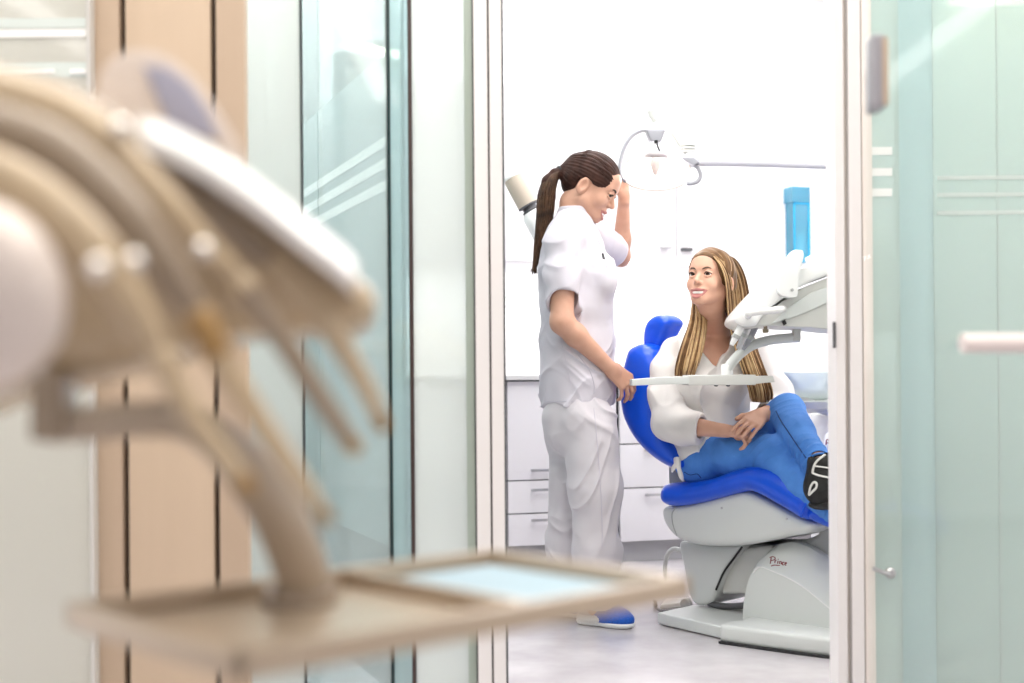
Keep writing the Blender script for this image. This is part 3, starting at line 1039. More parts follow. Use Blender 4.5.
bm = new_bm()
r0 = hits(ridge, -0.045)
r1 = hits(top, 0.075)
def at_off(rr, d): return [p + CN * d for p in rr]
rings = [r0, [a.lerp(b, 0.04) - Vector((0, 0, 0.0)) for a, b in zip(r0, r1)], [a.lerp(b, 0.5) + Vector((0, 0, 0.006)) for a, b in zip(r0, r1)], r1, at_off(r1, 0.02), at_off(r1, 0.20)]
far = [p - CN * 0.045 * 0 for p in at_off(r0, 0.0)]
rings.append([a + CN * (0.26 + 0.0) for a in r1])
bm_loft(bm, rings, True)
cover = obj('base_cover', bm, M['shell'], root, smooth=28)
bm = new_bm()
tube(bm, [p - CN * 0.001 for p in hits([(753, 573), (760, 567), (772, 571), (790, 579), (806, 589), (822, 602), (840, 617)], -0.045)], 0.0022, 8, 0)
obj('ridge_highlight', bm, M['unitwhite'], cover)  # white bead paints the highlight along the ridge of the cover
# lettering on the shoulder of the cover: small strokes, dark red
def onface(px, py):
    return surf(cover, px, py, 0.0012) or C.hit(px, py, 0.0)


strokes = [  # px offsets inside the word "Prince", slanting down to the right like the print on the cover
    [(770.3, 563.6), (770.8, 560.4), (771.2, 557.4)], [(769.6, 557.8), (772.4, 556.7), (775.0, 557.6), (774.6, 559.6), (771.4, 560.8)],
    [(774.9, 563.0), (775.2, 560.6), (776.6, 560.4)],
    [(777.7, 563.5), (778.0, 561.2)], [(778.1, 559.6), (778.3, 559.2)],
    [(779.6, 564.0), (779.9, 561.6), (781.0, 561.6), (781.4, 562.4), (781.2, 564.4)],
    [(784.4, 562.6), (783.0, 562.2), (782.4, 563.4), (782.8, 564.9), (784.0, 564.9)],
    [(785.0, 563.9), (786.4, 563.6), (786.2, 562.6), (785.2, 562.8), (784.9, 564.6), (786.2, 565.4)],
    [(771.0, 566.2), (774.0, 565.2), (780.0, 565.6)]]
bm = new_bm()
for st in strokes:
    tube(bm, [onface(*q) for q in st], 0.0019, 6, 3)
obj('lettering', bm, M['red'], cover, label='dark red Prince lettering')
# base plates on the floor
def plate(name, near, depth, h, parent, bev, z0=0.004):
    pts = [Vector((p.x, p.y, z0)) for p in near]
    back = [p + CN * d for p, d in zip(pts, depth)]
    ring = pts + back[::-1]
    bm = new_bm()
    prism(bm, ring, (0, 0, h), bev)
    return obj(name, bm, M['shell'], parent)
nearL = [G(657.5, 625), G(722, 640), G(740, 644)]
plate('base_plate', nearL, [0.22, 0.36, 0.4], 0.040, root, 0.006)
nearR = [G(719, 643), G(760, 649), G(800, 654.5), G(832, 658.5), G(880, 663), G(930, 668)]
plate('base_skirt', nearR, [0.42, 0.45, 0.45, 0.45, 0.45, 0.45], 0.058, root, 0.014)
nearB = [p + CN * 0.004 for p in nearR]
plate('foot_strip', [p - CN * 0.012 + CU * 0.006 for p in nearR], [0.1] * 6, 0.008, root, 0.001, 0.0005).data.materials[0] = M['black']
# cable loop behind the column
bm = new_bm()
tube(bm, [C.hit(684, 552, 0.2), C.hit(674, 549, 0.2), C.hit(667, 556, 0.2), C.hit(665, 572, 0.2), C.hit(668, 590, 0.2)], 0.009, 10, 6)
obj('cable', bm, M['unitgrey'], root)

# foot control at the rear of the base
fc = G(676, 607)
root = thing('foot_control', 'clear and steel foot control lying at the rear of the chair base', 'foot control', fc)
bm = new_bm()
prism(bm, [G(660, 610), G(686, 607), G(690, 602), G(666, 603)], (0, 0, 0.02), 0.006)
obj('body', bm, M['unitgrey'], root)
bm = new_bm()
tube(bm, [G(655, 601, 0.01), G(655, 606, 0.012), G(662, 611, 0.012), G(672, 611, 0.012)], 0.006, 8, 5)
tube(bm, [G(656, 606, 0.03), G(655.5, 602, 0.05), G(654, 600, 0.055)], 0.006, 8, 4)
obj('pedal_wire', bm, M['darkgrey'], root)
bm = new_bm(); c = G(688, 604, 0.03); lathe(bm, c - CN * 0.02, c, [(0, 0.022), (0.02, 0.022), (0.026, 0.014)], 20)
obj('knob', bm, M['shelldark'], root)

# ------------------------------------------------------------------ delivery unit over the patient
ZU = 4.42
T = Upright((P(700, 380, 4.20).x, 4.20), (1, -0.06))


def tpt(px, py, off=0.0): return T.hit(px, py, off)


root = thing('delivery_unit', 'white and grey instrument delivery unit over the lap of the seated patient', 'delivery unit', tpt(800, 300, 0.1))
# bracket tray seen edge-on
bm = new_bm()
prism(bm, [tpt(688, 375), tpt(756, 374.6), tpt(756, 385), tpt(688, 385.4)], T.n * 0.26, 0.003)
tr = obj('tray', bm, M['unitgrey'], root)
bm = new_bm()
prism(bm, [tpt(632, 379.4), tpt(660, 377.2), tpt(690, 376.4), tpt(690, 383.8), tpt(660, 384.6), tpt(632, 385.8)], T.n * 0.26, 0.002)
obj('tray_wing', bm, M['shell'], tr)
bm = new_bm()
prism(bm, [tpt(754, 376.4), tpt(773, 375.6), tpt(775, 382), tpt(754, 384)], T.n * 0.26, 0.002)
obj('tray_wing', bm, M['unitgrey'], tr)
for px in (716, 728):
    c = tpt(px, 383.5, 0.05); bm = new_bm(); lathe(bm, c, c - Vector((0, 0, 1)), [(0, 0.007), (0.008, 0.007), (0.01, 0.004)], 12)
    obj('screw', bm, M['darkgrey'], tr)
# arm
bm = new_bm()
tube(bm, [tpt(727, 372, 0.12), tpt(730, 365, 0.12), tpt(740, 354, 0.12), tpt(752, 345.5, 0.12), tpt(768, 340.5, 0.12), tpt(784, 338.5, 0.12), tpt(799, 337.5, 0.12)], 0.0165, 14, 6, flat=(1.2, 1.0))
obj('tray_arm', bm, M['shell'], root)
c = tpt(727, 374, 0.12)
bm = new_bm(); lathe(bm, c - Vector((0, 0, 0.012)), c + Vector((0, 0, 1)), [(0, 0.02), (0.04, 0.02), (0.045, 0.016)], 16)
obj('arm_joint', bm, M['unitwhite'], root)
bm = new_bm()
prism(bm, [tpt(794, 329, 0.10), tpt(801, 329, 0.10), tpt(801, 341, 0.10), tpt(793, 341, 0.10)], T.n * 0.05, 0.004)
obj('arm_bracket', bm, M['unitgrey'], root)
# head: grey lower body and white upper shell
lower = [(742, 327), (752, 318), (768, 311), (780, 303), (790, 296), (802, 288), (832, 276), (870, 262), (900, 258), (915, 300), (900, 330), (850, 331), (812, 327.5), (795, 327), (770, 325.5), (752, 327.5)]
bm = new_bm()
prism(bm, [tpt(a, b, -0.08) for a, b in catmull(lower, 3, True)], T.n * 0.30, 0.016, 3)
obj('lower_body', bm, M['unitgrey'], root)
bm = new_bm()
prism(bm, [tpt(a, b, -0.086) for a, b in [(771, 324), (797, 316), (834, 300), (834, 285), (812, 292), (792, 305)]], T.n * 0.006, 0.002)
obj('body_panel', bm, M['shell'], root)
upper = [(735, 321), (737, 314), (746, 303), (758, 290), (768, 281), (780, 274), (796, 268), (815, 262), (835, 252), (870, 240), (905, 236), (905, 256), (870, 261), (834, 273), (806, 284), (790, 294), (778, 302), (768, 310), (760, 320), (755, 326), (742, 326)]
bm = new_bm()
prism(bm, [tpt(a, b, -0.095) for a, b in catmull(upper, 3, True)], T.n * 0.33, 0.018, 3)
obj('upper_shell', bm, M['unitwhite'], root)
bm = new_bm()
tube(bm, [tpt(783, 309, -0.10), tpt(780, 309.5, -0.15), tpt(772, 310.5, -0.16), tpt(752, 312.5, -0.16), tpt(748, 314.5, -0.15), tpt(748, 316, -0.10)], 0.011, 12, 4, flat=(1, 1.0))
obj('grip_handle', bm, M['unitwhite'], root)
disp = [(800, 250), (803, 251), (803.5, 258), (799, 275), (798, 292), (796, 297), (787, 297), (779, 293), (778, 285), (783, 268), (788, 257), (793, 250.5)]
bm = new_bm()
prism(bm, [tpt(a, b, -0.135) for a, b in catmull(disp, 3, True)], T.n * 0.05, 0.012, 3)
dpanel = obj('control_panel', bm, M['unitwhite'], root)
bm = new_bm(); c = tpt(792, 290, -0.135); lathe(bm, c, c - T.n, [(0, 0.005), (0.003, 0.005), (0.004, 0.002)], 12)
obj('panel_screw', bm, M['shelldark'], dpanel)
bm = new_bm()
prism(bm, [tpt(a, b, -0.093) for a, b in [(782, 321.5), (785, 319.5), (787, 323.5), (784, 325.5)]], T.n * 0.012, 0.001)
obj('socket', bm, M['black'], root)
bm = new_bm(); c = tpt(765.5, 325, -0.03); lathe(bm, c, c - Vector((0, 0, 1)), [(0, 0.006), (0.012, 0.006), (0.014, 0.010), (0.024, 0.010), (0.026, 0.005)], 12)
obj('valve_knob', bm, mat('aged brass knob', (0.35, 0.29, 0.2), 0.4, 0.4, noise=0.1), root)
# support arm of the unit, leaving to the right behind the jamb
bm = new_bm()
tube(bm, [tpt(807, 262, 0.12), tpt(834, 249, 0.12), tpt(880, 228, 0.12)], 0.015, 12, 4, flat=(1.3, 1))
obj('support_arm', bm, M['unitwhite'], root)
# handpieces hanging at the front of the unit
for lab, pts, m, r in (('white handpiece hanging foremost at the front of the delivery unit', [(742, 324), (737, 335), (731.5, 345)], 'unitwhite', [0.012, 0.012, 0.007]),
                       ('steel handpiece hanging second from the front of the delivery unit', [(749, 326), (745, 334), (738, 349)], 'steel', [0.010, 0.012, 0.007]),
                       ('grey handpiece hanging closest to the arm of the delivery unit', [(756, 326), (751, 336), (743, 350)], 'lampgrey', [0.010, 0.011, 0.006])):
    off = {'unitwhite': -0.06, 'steel': 0.02, 'lampgrey': 0.09}[m]
    root2 = thing('dental_handpiece', lab, 'handpiece', tpt(*pts[-1], off), 'handpieces of the unit over the patient')
    bm = new_bm(); tube(bm, [tpt(a, b, off) for a, b in pts], r, 12, 5)
    obj('body', bm, M[m], root2)
    bm = new_bm(); a = tpt(*pts[1], off); b = tpt(*pts[2], off)
    lathe(bm, a, b, [(0, 0.0135), (0.012, 0.0135)], 14)
    obj('collar', bm, M['shelldark'], root2)

# ------------------------------------------------------------------ spittoon unit behind the patient's knees
ZS = 5.15
def sp(px, py, dz=0): return P(px, py, ZS + dz)
root = thing('spittoon_unit', 'white spittoon unit with pale green glass bowl behind the raised knee', 'spittoon', Vector((sp(845, 500).x, ZS, 0.0)))
c0 = sp(812, 400); c0.x = sp(812, 400).x
bm = new_bm()
lathe(bm, c0 - Vector((0, 0, 0.0)), c0 + Vector((0, 0, 1)), [(0.0, 0.05), (0.012, 0.10), (0.04, 0.14), (0.085, 0.165), (0.108, 0.172), (0.112, 0.170), (0.104, 0.166), (0.04, 0.134), (0.016, 0.095), (0.006, 0.04)], 40)
obj('bowl', bm, M['spitglass'], root)
bm = new_bm()
lathe(bm, c0 - Vector((0, 0, 0.05)), c0 + Vector((0, 0, 1)), [(0, 0.06), (0.02, 0.15), (0.045, 0.16), (0.0495, 0.10)], 32)
obj('bowl_rest', bm, M['unitgrey'], root)
bm = new_bm()
x0 = sp(822, 400).x
bm_box(bm, (x0, ZS - 0.16, 0.0), (x0 + 0.27, ZS + 0.24, c0.z - 0.055), 0.05, 4)
obj('cabinet_body', bm, M['unitwhite'], root)
bm = new_bm()
tube(bm, [sp(772, 391, -0.05), sp(790, 397, -0.06), sp(812, 405, -0.08), sp(845, 416, -0.1)], 0.022, 12, 5)
obj('hose_holder', bm, M['unitgrey'], root)
bm = new_bm()
tube(bm, [sp(768, 392, -0.05), sp(776, 388, -0.05), sp(786, 393, -0.05)], 0.010, 10, 4)
obj('tap', bm, M['steel'], root)
bm = new_bm()
cc = sp(828, 440, -0.2)
lathe(bm, cc + Vector((0.035, 0, -0.13)), cc + Vector((0.035, 0, 1)), [(0, 0.05), (0.10, 0.055), (0.15, 0.045), (0.17, 0.02)], 24)
cap = obj('cylinder_cover', bm, M['unitwhite'], root)
bm = new_bm()
dd = Vector((0, -0.0535, 0)) + Vector((0.03, 0, 0))
for st in ([(826, 445), (826.5, 440), (829, 440), (829, 442.5), (826.5, 443)], [(831, 445), (831, 442.5), (832.5, 442)]):
    tube(bm, [sp(a, b, -0.262) + Vector((0.0, 0, 0)) for a, b in st], 0.0025, 6, 2)
obj('lettering', bm, M['red'], cap)

# ------------------------------------------------------------------ operatory lamp
ZLm = 4.86
def lp(px, py, dz=0): return P(px, py, ZLm + dz)
root = thing('examination_lamp', 'dental examination lamp with oval glass reflector held by the standing dentist', 'lamp', lp(656, 172))
cx = lp(656, 172); rx = (lp(690, 172).x - lp(622, 172).x) / 2; rz = (lp(656, 154).z - lp(656, 190.5).z) / 2
bm = new_bm()
rings = []
for k, (sc, dy) in enumerate(((1.0, 0.0), (0.985, 0.012), (0.9, 0.045), (0.7, 0.085), (0.4, 0.112), (0.05, 0.12))):
    rings.append([cx + Vector((math.cos(a) * rx * sc, dy, math.copysign(abs(math.sin(a)) ** 0.8, math.sin(a)) * rz * sc)) for a in [2 * math.pi * i / 48 for i in range(48)]])
bm_loft(bm, rings, False)
refl = obj('reflector', bm, M['lens'], root)
sol = refl.modifiers.new('thick', 'SOLIDIFY'); sol.thickness = 0.004
bm = new_bm()
tube(bm, [cx + Vector((math.cos(a) * rx, 0, math.copysign(abs(math.sin(a)) ** 0.8, math.sin(a)) * rz)) for a in [2 * math.pi * i / 48 for i in range(49)]], 0.0035, 8, 0)
obj('rim', bm, mat('pale rim plastic', (0.58, 0.52, 0.49), 0.4, noise=0.02), refl)
# bulb shield in front of the reflector
bm = new_bm()
lathe(bm, lp(655.5, 160, -0.05), lp(655, 179, -0.05), [(0, 0.017), (0.012, 0.020), (0.03, 0.015), (0.05, 0.008), (0.058, 0.003)], 20)
obj('bulb_shield', bm, mat('pinkish bulb shield', (0.72, 0.60, 0.57), 0.35, noise=0.05), root)
bm = new_bm()
tube(bm, [lp(647, 157, -0.01), lp(650, 155, -0.05), lp(656, 154.5, -0.06), lp(662, 155, -0.05), lp(665, 157, -0.01)], 0.012, 12, 4)
obj('shield_holder', bm, mat('mauve grey plastic', (0.48, 0.43, 0.45), 0.35, noise=0.05), root)
bm = new_bm()
lathe(bm, lp(655, 176, -0.045), lp(655, 180, -0.045), [(0, 0.008), (0.012, 0.006)], 14)
obj('bulb', bm, M['bulb'], root)
# yoke
bm = new_bm()
prism(bm, [lp(646, 129, -0.035), lp(666, 129, -0.035), lp(661, 142, -0.035), lp(651, 142, -0.035)], (0, 0.06, 0), 0.008)
obj('yoke_hub', bm, M['lampgrey'], root)
bm = new_bm(); c = lp(656, 141.5, -0.03); lathe(bm, c + Vector((0, 0, 0.004)), c - Vector((0, 0, 1)), [(0, 0.008), (0.012, 0.007)], 12)
tube(bm, [lp(656.5, 142, -0.02), lp(658, 147, -0.02), lp(660.5, 153, -0.02)], 0.003, 8, 3)
obj('yoke_stem', bm, M['black'], root)
bm = new_bm()
tube(bm, [lp(648, 131, 0), lp(641, 131, 0), lp(632, 136, 0), lp(625, 146, 0), lp(621.5, 157, 0), lp(620, 168, 0), lp(622, 178, 0), lp(626, 181, 0)], 0.0085, 12, 6, flat=(1.3, 0.9))
obj('grip_handle', bm, M['lampgrey'], root)
bm = new_bm()
tube(bm, [lp(664, 131, 0.0), lp(672, 134, 0.0), lp(679, 144, 0.0), lp(686, 154, 0.0)], 0.006, 10, 5)
obj('yoke_arm', bm, M['unitgrey'], root)
bm = new_bm()
tube(bm, [lp(694, 165, 0), lp(698, 168, 0), lp(700.5, 175, 0), lp(698, 181, 0), lp(692, 183.5, 0), lp(687, 183.5, 0)], 0.0075, 12, 6)
obj('grip_handle', bm, M['lampgrey'], root)
bm = new_bm()
prism(bm, [lp(680, 157, -0.02), lp(694, 157, -0.02), lp(700, 162, -0.02), lp(694, 166, -0.02), lp(686, 162, -0.02)], (0, 0.05, 0), 0.006)
obj('side_hub', bm, M['lampgrey'], root)
bm = new_bm()
for k, (yy, rr) in enumerate(((152, 0.027), (149.5, 0.029), (146.5, 0.029), (144, 0.024))):
    c = lp(688, yy, 0.0); lathe(bm, c, c + Vector((0, 0, 1)), [(0, rr), (0.007, rr), (0.009, rr * 0.85)], 20)
obj('swivel', bm, M['unitgrey'], root)
bm = new_bm()
tube(bm, [lp(688, 147, 0), lp(672, 130, 0.02), lp(655, 113, 0.04)], [0.02, 0.022, 0.02], 14, 4, flat=(1.2, 0.9))
obj('upper_link', bm, M['unitwhite'], root)
bm = new_bm()
lathe(bm, lp(652, 108, 0.04), lp(656, 124, 0.04), [(0, 0.012), (0.008, 0.02), (0.03, 0.02), (0.042, 0.014), (0.055, 0.012)], 16)
obj('link_knuckle', bm, M['unitgrey'], root)
bm = new_bm()
tube(bm, [lp(654, 118, 0.05), lp(600, 138, 0.3), lp(560, 155, 0.5)], 0.016, 12, 4)
bm.free()
bm = new_bm()
tube(bm, [lp(698, 162, 0), lp(760, 163, 0.02), lp(836, 165.5, 0.04), lp(908, 168, 0.0)], 0.0155, 14, 4)
obj('horizontal_arm', bm, mat('pale lilac grey arm', (0.62, 0.61, 0.66), 0.35, noise=0.02), root)
bm = new_bm()
b = lp(908, 168, 0.0)
tube(bm, [Vector((b.x, b.y, 0.0)), Vector((b.x, b.y, b.z + 0.05))], 0.03, 16, 0)
obj('pole', bm, M['unitwhite'], root)
bulb = bpy.data.lights.new('examination_bulb', 'POINT'); bulb.energy = 2.0; bulb.color = (1, 0.95, 0.9); bulb.shadow_soft_size = 0.03
bo = bpy.data.objects.new('examination_bulb', bulb); COL.objects.link(bo); bo.location = lp(655, 174, 0.03)

# ------------------------------------------------------------------ x-ray head behind the dentist
root = thing('xray_tube', 'beige x-ray tube on a wall arm behind the ponytail of the dentist', 'x-ray unit', P(522, 192, 5.15))
a, b = P(513, 178, 5.15), P(528, 205, 5.15)
ln = (b - a).length
bm = new_bm(); lathe(bm, a, b, [(0, 0.036), (0.004, 0.040), (0.02, 0.041), (ln, 0.043)], 28)
obj('cone', bm, M['xraybeige'], root)
bm = new_bm(); lathe(bm, b, b + (b - a), [(0, 0.043), (0.006, 0.043), (0.010, 0.030), (0.02, 0.030), (0.022, 0.036), (0.032, 0.036)], 28)
obj('cone_ring', bm, M['darkgrey'], root)
bm = new_bm(); lathe(bm, a, a - (b - a), [(0, 0.039), (0.010, 0.0395), (0.012, 0.036)], 28)
obj('front_rim', bm, M['unitwhite'], root)
bm = new_bm(); d = (b - a).normalized(); h0 = b + d * 0.03
lathe(bm, h0, h0 + d, [(0, 0.036), (0.02, 0.046), (0.10, 0.048), (0.13, 0.03)], 28)
obj('head', bm, M['unitwhite'], root)
bm = new_bm()
q = h0 + d * 0.11
wl = U.hit(566, 300, WALLOFF - 0.05)
tube(bm, [q, q + Vector((0.06, 0.25, -0.08)), wl], 0.022, 14, 5)
obj('wall_arm', bm, M['unitwhite'], root)
# ------------------------------------------------------------------ people
M['skin'] = mat('fair skin', (0.60, 0.335, 0.24), 0.5, color2=(0.56, 0.30, 0.21), nscale=30, bump=0.03, bscale=250)
M['skinB'] = mat('light tanned skin', (0.69, 0.39, 0.28), 0.5, color2=(0.65, 0.355, 0.25), nscale=30, bump=0.03, bscale=250)
M['lip'] = mat('rosy lips', (0.46, 0.17, 0.15), 0.4, noise=0.05)
M['eyewhite'] = mat('eye white', (0.8, 0.78, 0.76), 0.2, noise=0.02)
M['iris'] = mat('dark brown iris', (0.03, 0.015, 0.01), 0.15, noise=0.1)
M['brow'] = mat('dark brown brow hair', (0.05, 0.028, 0.02), 0.7, noise=0.2, nscale=200)
M['browB'] = mat('brown brow hair', (0.13, 0.075, 0.045), 0.7, noise=0.2, nscale=200)
M['teeth'] = mat('white teeth', (0.9, 0.88, 0.84), 0.25, noise=0.02)
M['hairD'] = mat('dark brown hair', (0.052, 0.022, 0.016), 0.5, color2=(0.022, 0.009, 0.007), nscale=40, spec=0.15)
M['hairDlight'] = mat('brown hair ends', (0.10, 0.05, 0.027), 0.45, color2=(0.03, 0.016, 0.010), nscale=40, spec=0.3)
M['tie'] = mat('black hair band', (0.01, 0.01, 0.012), 0.7, noise=0.2)
M['hair1'] = mat('honey blonde hair', (0.52, 0.34, 0.17), 0.38, color2=(0.36, 0.21, 0.10), nscale=30, spec=0.25)
M['hair2'] = mat('golden brown hair', (0.19, 0.10, 0.046), 0.42, color2=(0.10, 0.052, 0.024), nscale=30, spec=0.12)
M['hair3'] = mat('light blonde hair', (0.66, 0.48, 0.28), 0.38, color2=(0.50, 0.33, 0.17), nscale=30, spec=0.25)
M['tunic'] = mat('white clinic cotton', (0.63, 0.595, 0.66), 0.8, noise=0.02, nscale=5, bump=0.12, bscale=420, sheen=0.1)
M['trouser'] = mat('white clinic trousers cotton', (0.60, 0.565, 0.605), 0.8, noise=0.02, nscale=5, bump=0.12, bscale=420, sheen=0.1)
M['seamline'] = mat('pale lilac seam thread', (0.55, 0.52, 0.60), 0.8, noise=0.05)
M['blouse'] = mat('off white blouse fabric', (0.82, 0.79, 0.77), 0.8, noise=0.02, nscale=5, bump=0.1, bscale=420, sheen=0.1)
M['sheer'] = mat('sheer off white sleeve fabric', (0.78, 0.74, 0.725), 0.8, noise=0.03, nscale=6, bump=0.1, bscale=420, sheen=0.15)
M['denim'] = mat('bright blue denim', (0.095, 0.30, 0.80), 0.75, color2=(0.04, 0.175, 0.56), nscale=7, bump=0.25, bscale=500, detail=6)
M['denimseam'] = mat('dark denim seam', (0.012, 0.05, 0.22), 0.8, noise=0.1)
M['shoeblue'] = mat('royal blue mesh textile', (0.004, 0.11, 0.60), 0.6, noise=0.25, nscale=120, bump=0.4, bscale=300)
M['shoegrey'] = mat('grey shoe lining', (0.42, 0.42, 0.46), 0.7, noise=0.1)
M['sole'] = mat('white rubber sole', (0.82, 0.82, 0.82), 0.5, noise=0.02)
M['sneaker'] = mat('black sneaker mesh', (0.012, 0.011, 0.011), 0.6, noise=0.3, nscale=100, bump=0.3, bscale=300)
M['shoestripe'] = mat('pale reflective shoe stripe', (0.75, 0.73, 0.70), 0.5, noise=0.03)


def nrm(v):
    v = V3(v)
    return v / np.linalg.norm(v)


class HeadFrame:
    def __init__(self, C, f, u, s=1.0):
        self.C = V3(C); self.f = nrm(f)
        u = V3(u); u = u - self.f * (u @ self.f); self.u = nrm(u)
        self.r = np.cross(self.f, self.u); self.s = s

    def __call__(self, r, f, u):
        return self.C + self.s * (self.r * r + self.f * f + self.u * u)

    def local(self, p):
        d = (np.asarray(p) - self.C) / self.s
        return np.stack([d @ self.r, d @ self.f, d @ self.u], -1)


def build_head(F, H, smile=1.0, open_mouth=0.0):
    s = H.s
    ax = (H.r, H.f, H.u)
    E_ = lambda c, r, k=0.02, op='add': F.ell(H(*c), ax, [x * s for x in r], k * s, op)
    R_ = lambda a, b, r0, r1=None, k=0.015, op='add': F.rc(H(*a), H(*b), r0 * s, (r0 if r1 is None else r1) * s, k * s, op)
    E_((0, -0.012, 0.030), (0.073, 0.094, 0.082))
    E_((0, 0.036, -0.020), (0.060, 0.052, 0.072), 0.03)
    for q in (-1, 1):
        R_((q * 0.050, 0.000, -0.058), (q * 0.016, 0.064, -0.090), 0.022, 0.018, 0.03)
        E_((q * 0.036, 0.060, -0.034), (0.024, 0.022, 0.024), 0.02)
        R_((q * 0.012, 0.082, 0.022), (q * 0.044, 0.068, 0.020), 0.010, 0.009, 0.016)
    E_((0, 0.072, -0.093), (0.018, 0.015, 0.016), 0.018)
    E_((0, 0.052, 0.052), (0.050, 0.035, 0.035), 0.03)
    E_((0, 0.072, -0.064), (0.030, 0.020, 0.026), 0.015)
    for q in (-1, 1):
        E_((q * 0.031, 0.094, 0.001), (0.017, 0.014, 0.012), 0.010, 'sub')
    for q in (-1, 1):     # lids
        F.chain([H(q * 0.0185, 0.0835, 0.0035), H(q * 0.0320, 0.0885, 0.0100), H(q * 0.0460, 0.0785, 0.0045)], [0.0034 * s, 0.0044 * s, 0.0036 * s], 0.003)
        F.chain([H(q * 0.0185, 0.0835, -0.0050), H(q * 0.0320, 0.0875, -0.0100), H(q * 0.0450, 0.0785, -0.0050)], [0.0032 * s, 0.0040 * s, 0.0034 * s], 0.003)
    R_((0, 0.084, 0.006), (0, 0.103, -0.030), 0.0065, 0.0105, 0.009)
    for q in (-1, 1):
        R_((q * 0.010, 0.092, -0.035), (q * 0.011, 0.090, -0.034), 0.0065, None, 0.006)
        R_((q * 0.006, 0.095, -0.0435), (q * 0.008, 0.096, -0.043), 0.0028, None, 0.003, 'sub')
    # mouth: corners pulled up and back by the smile
    m = 0.026 + 0.005 * smile
    up = [(-m, 0.076, -0.060 + 0.003 * smile), (-0.012, 0.0905, -0.0625), (-0.004, 0.0935, -0.0605), (0, 0.093, -0.0615), (0.004, 0.0935, -0.0605), (0.012, 0.0905, -0.0625), (m, 0.076, -0.060 + 0.003 * smile)]
    gap = 0.004 + open_mouth
    lo = [(-m, 0.076, -0.061 + 0.003 * smile), (-0.014, 0.0885, -0.070 - gap), (0, 0.0915, -0.0735 - gap), (0.014, 0.0885, -0.070 - gap), (m, 0.076, -0.061 + 0.003 * smile)]
    F.chain([H(*p) for p in up], [0.0026 * s, 0.0038 * s, 0.0042 * s, 0.004 * s, 0.0042 * s, 0.0038 * s, 0.0026 * s], 0.004 * s)
    F.chain([H(*p) for p in lo], [0.0026 * s, 0.0048 * s, 0.0054 * s, 0.0048 * s, 0.0026 * s], 0.004 * s)
    if open_mouth:
        mid = [(-m * 0.86, 0.084, -0.0615), (-0.014, 0.096, -0.0675 - gap * 0.4), (0, 0.099, -0.0685 - gap * 0.45), (0.014, 0.096, -0.0675 - gap * 0.4), (m * 0.86, 0.084, -0.0615)]
        F.chain([H(*p) for p in mid], [0.002 * s, (0.003 + open_mouth * 0.6) * s, (0.0035 + open_mouth * 0.6) * s, (0.003 + open_mouth * 0.6) * s, 0.002 * s], 0.001, 'sub')
    for q in (-1, 1):
        a2 = (H.r + 0.25 * H.f * -q * -1, H.f - 0.3 * q * H.r, H.u)
        F.ell(H(q * 0.077, -0.016, -0.016), (H.r - 0.25 * q * -H.f, H.f, H.u - 0.2 * H.f), [0.009 * s, 0.020 * s, 0.033 * s], 0.004 * s)
        F.ell(H(q * 0.0855, -0.011, -0.012), (H.r, H.f, H.u - 0.2 * H.f), [0.009 * s, 0.011 * s, 0.020 * s], 0.003 * s, 'sub')
    lipz = (-0.0555, -0.083 - open_mouth - gap)

    def lips(P3):
        l = H.local(P3)
        up_l = np.abs(l[:, 0]) < m
        curve = 1 - (l[:, 0] / m) ** 2
        top = -0.0605 + 0.005 * curve
        bot = -0.0615 - (0.0175 + gap) * np.clip(curve, 0, 1)
        return up_l & (l[:, 2] < top) & (l[:, 2] > bot) & (l[:, 1] > 0.068)
    return lips


def face_parts(H, parent, brow, gaze, open_mouth=0.0, thr=0.86):
    s = H.s
    for q in (-1, 1):
        c = Vector(H(q * 0.031, 0.0755, 0.000))
        bm = new_bm()
        bmesh.ops.create_uvsphere(bm, u_segments=20, v_segments=14, radius=0.0122 * s)
        bmesh.ops.translate(bm, verts=bm.verts, vec=c)
        me = bpy.data.meshes.new('eye'); bm.to_mesh(me); bm.free()
        o = link_mesh('eye', me, [M['eyewhite'], M['iris']], parent, True)
        g = Vector(nrm(gaze))
        loc = Vector(c) - ORG[parent.name]
        for p in me.polygons:
            if (p.center - loc).normalized().dot(g) > thr:
                p.material_index = 1
        # upper lid with lashes
        bm = new_bm()
        tube(bm, [H(q * 0.0195, 0.0850, 0.000), H(q * 0.026, 0.0905, 0.0052), H(q * 0.033, 0.0910, 0.0062), H(q * 0.040, 0.0880, 0.0045), H(q * 0.0480, 0.0800, 0.0015)],
             [0.0012 * s, 0.0021 * s, 0.0024 * s, 0.0022 * s, 0.0012 * s], 8, 4)
        obj('eyelash', bm, M['brow'], parent)
        bm = new_bm()
        tube(bm, [H(q * 0.013, 0.0915, 0.0175), H(q * 0.024, 0.0915, 0.0225), H(q * 0.036, 0.086, 0.0245), H(q * 0.048, 0.075, 0.019)], [0.0030 * s, 0.0038 * s, 0.0032 * s, 0.0014 * s], 8, 4, flat=(1, 0.9))
        obj('eyebrow', bm, brow, parent)
    if open_mouth:
        bm = new_bm()
        pts = [H(x, 0.0885 - 14 * x * x, -0.0665 - open_mouth * 0.3) for x in np.linspace(-0.022, 0.022, 9)]
        tube(bm, pts, [0.0056 * s] * 9, 8, 2, flat=(0.5, 0.9))
        obj('teeth', bm, M['teeth'], parent)


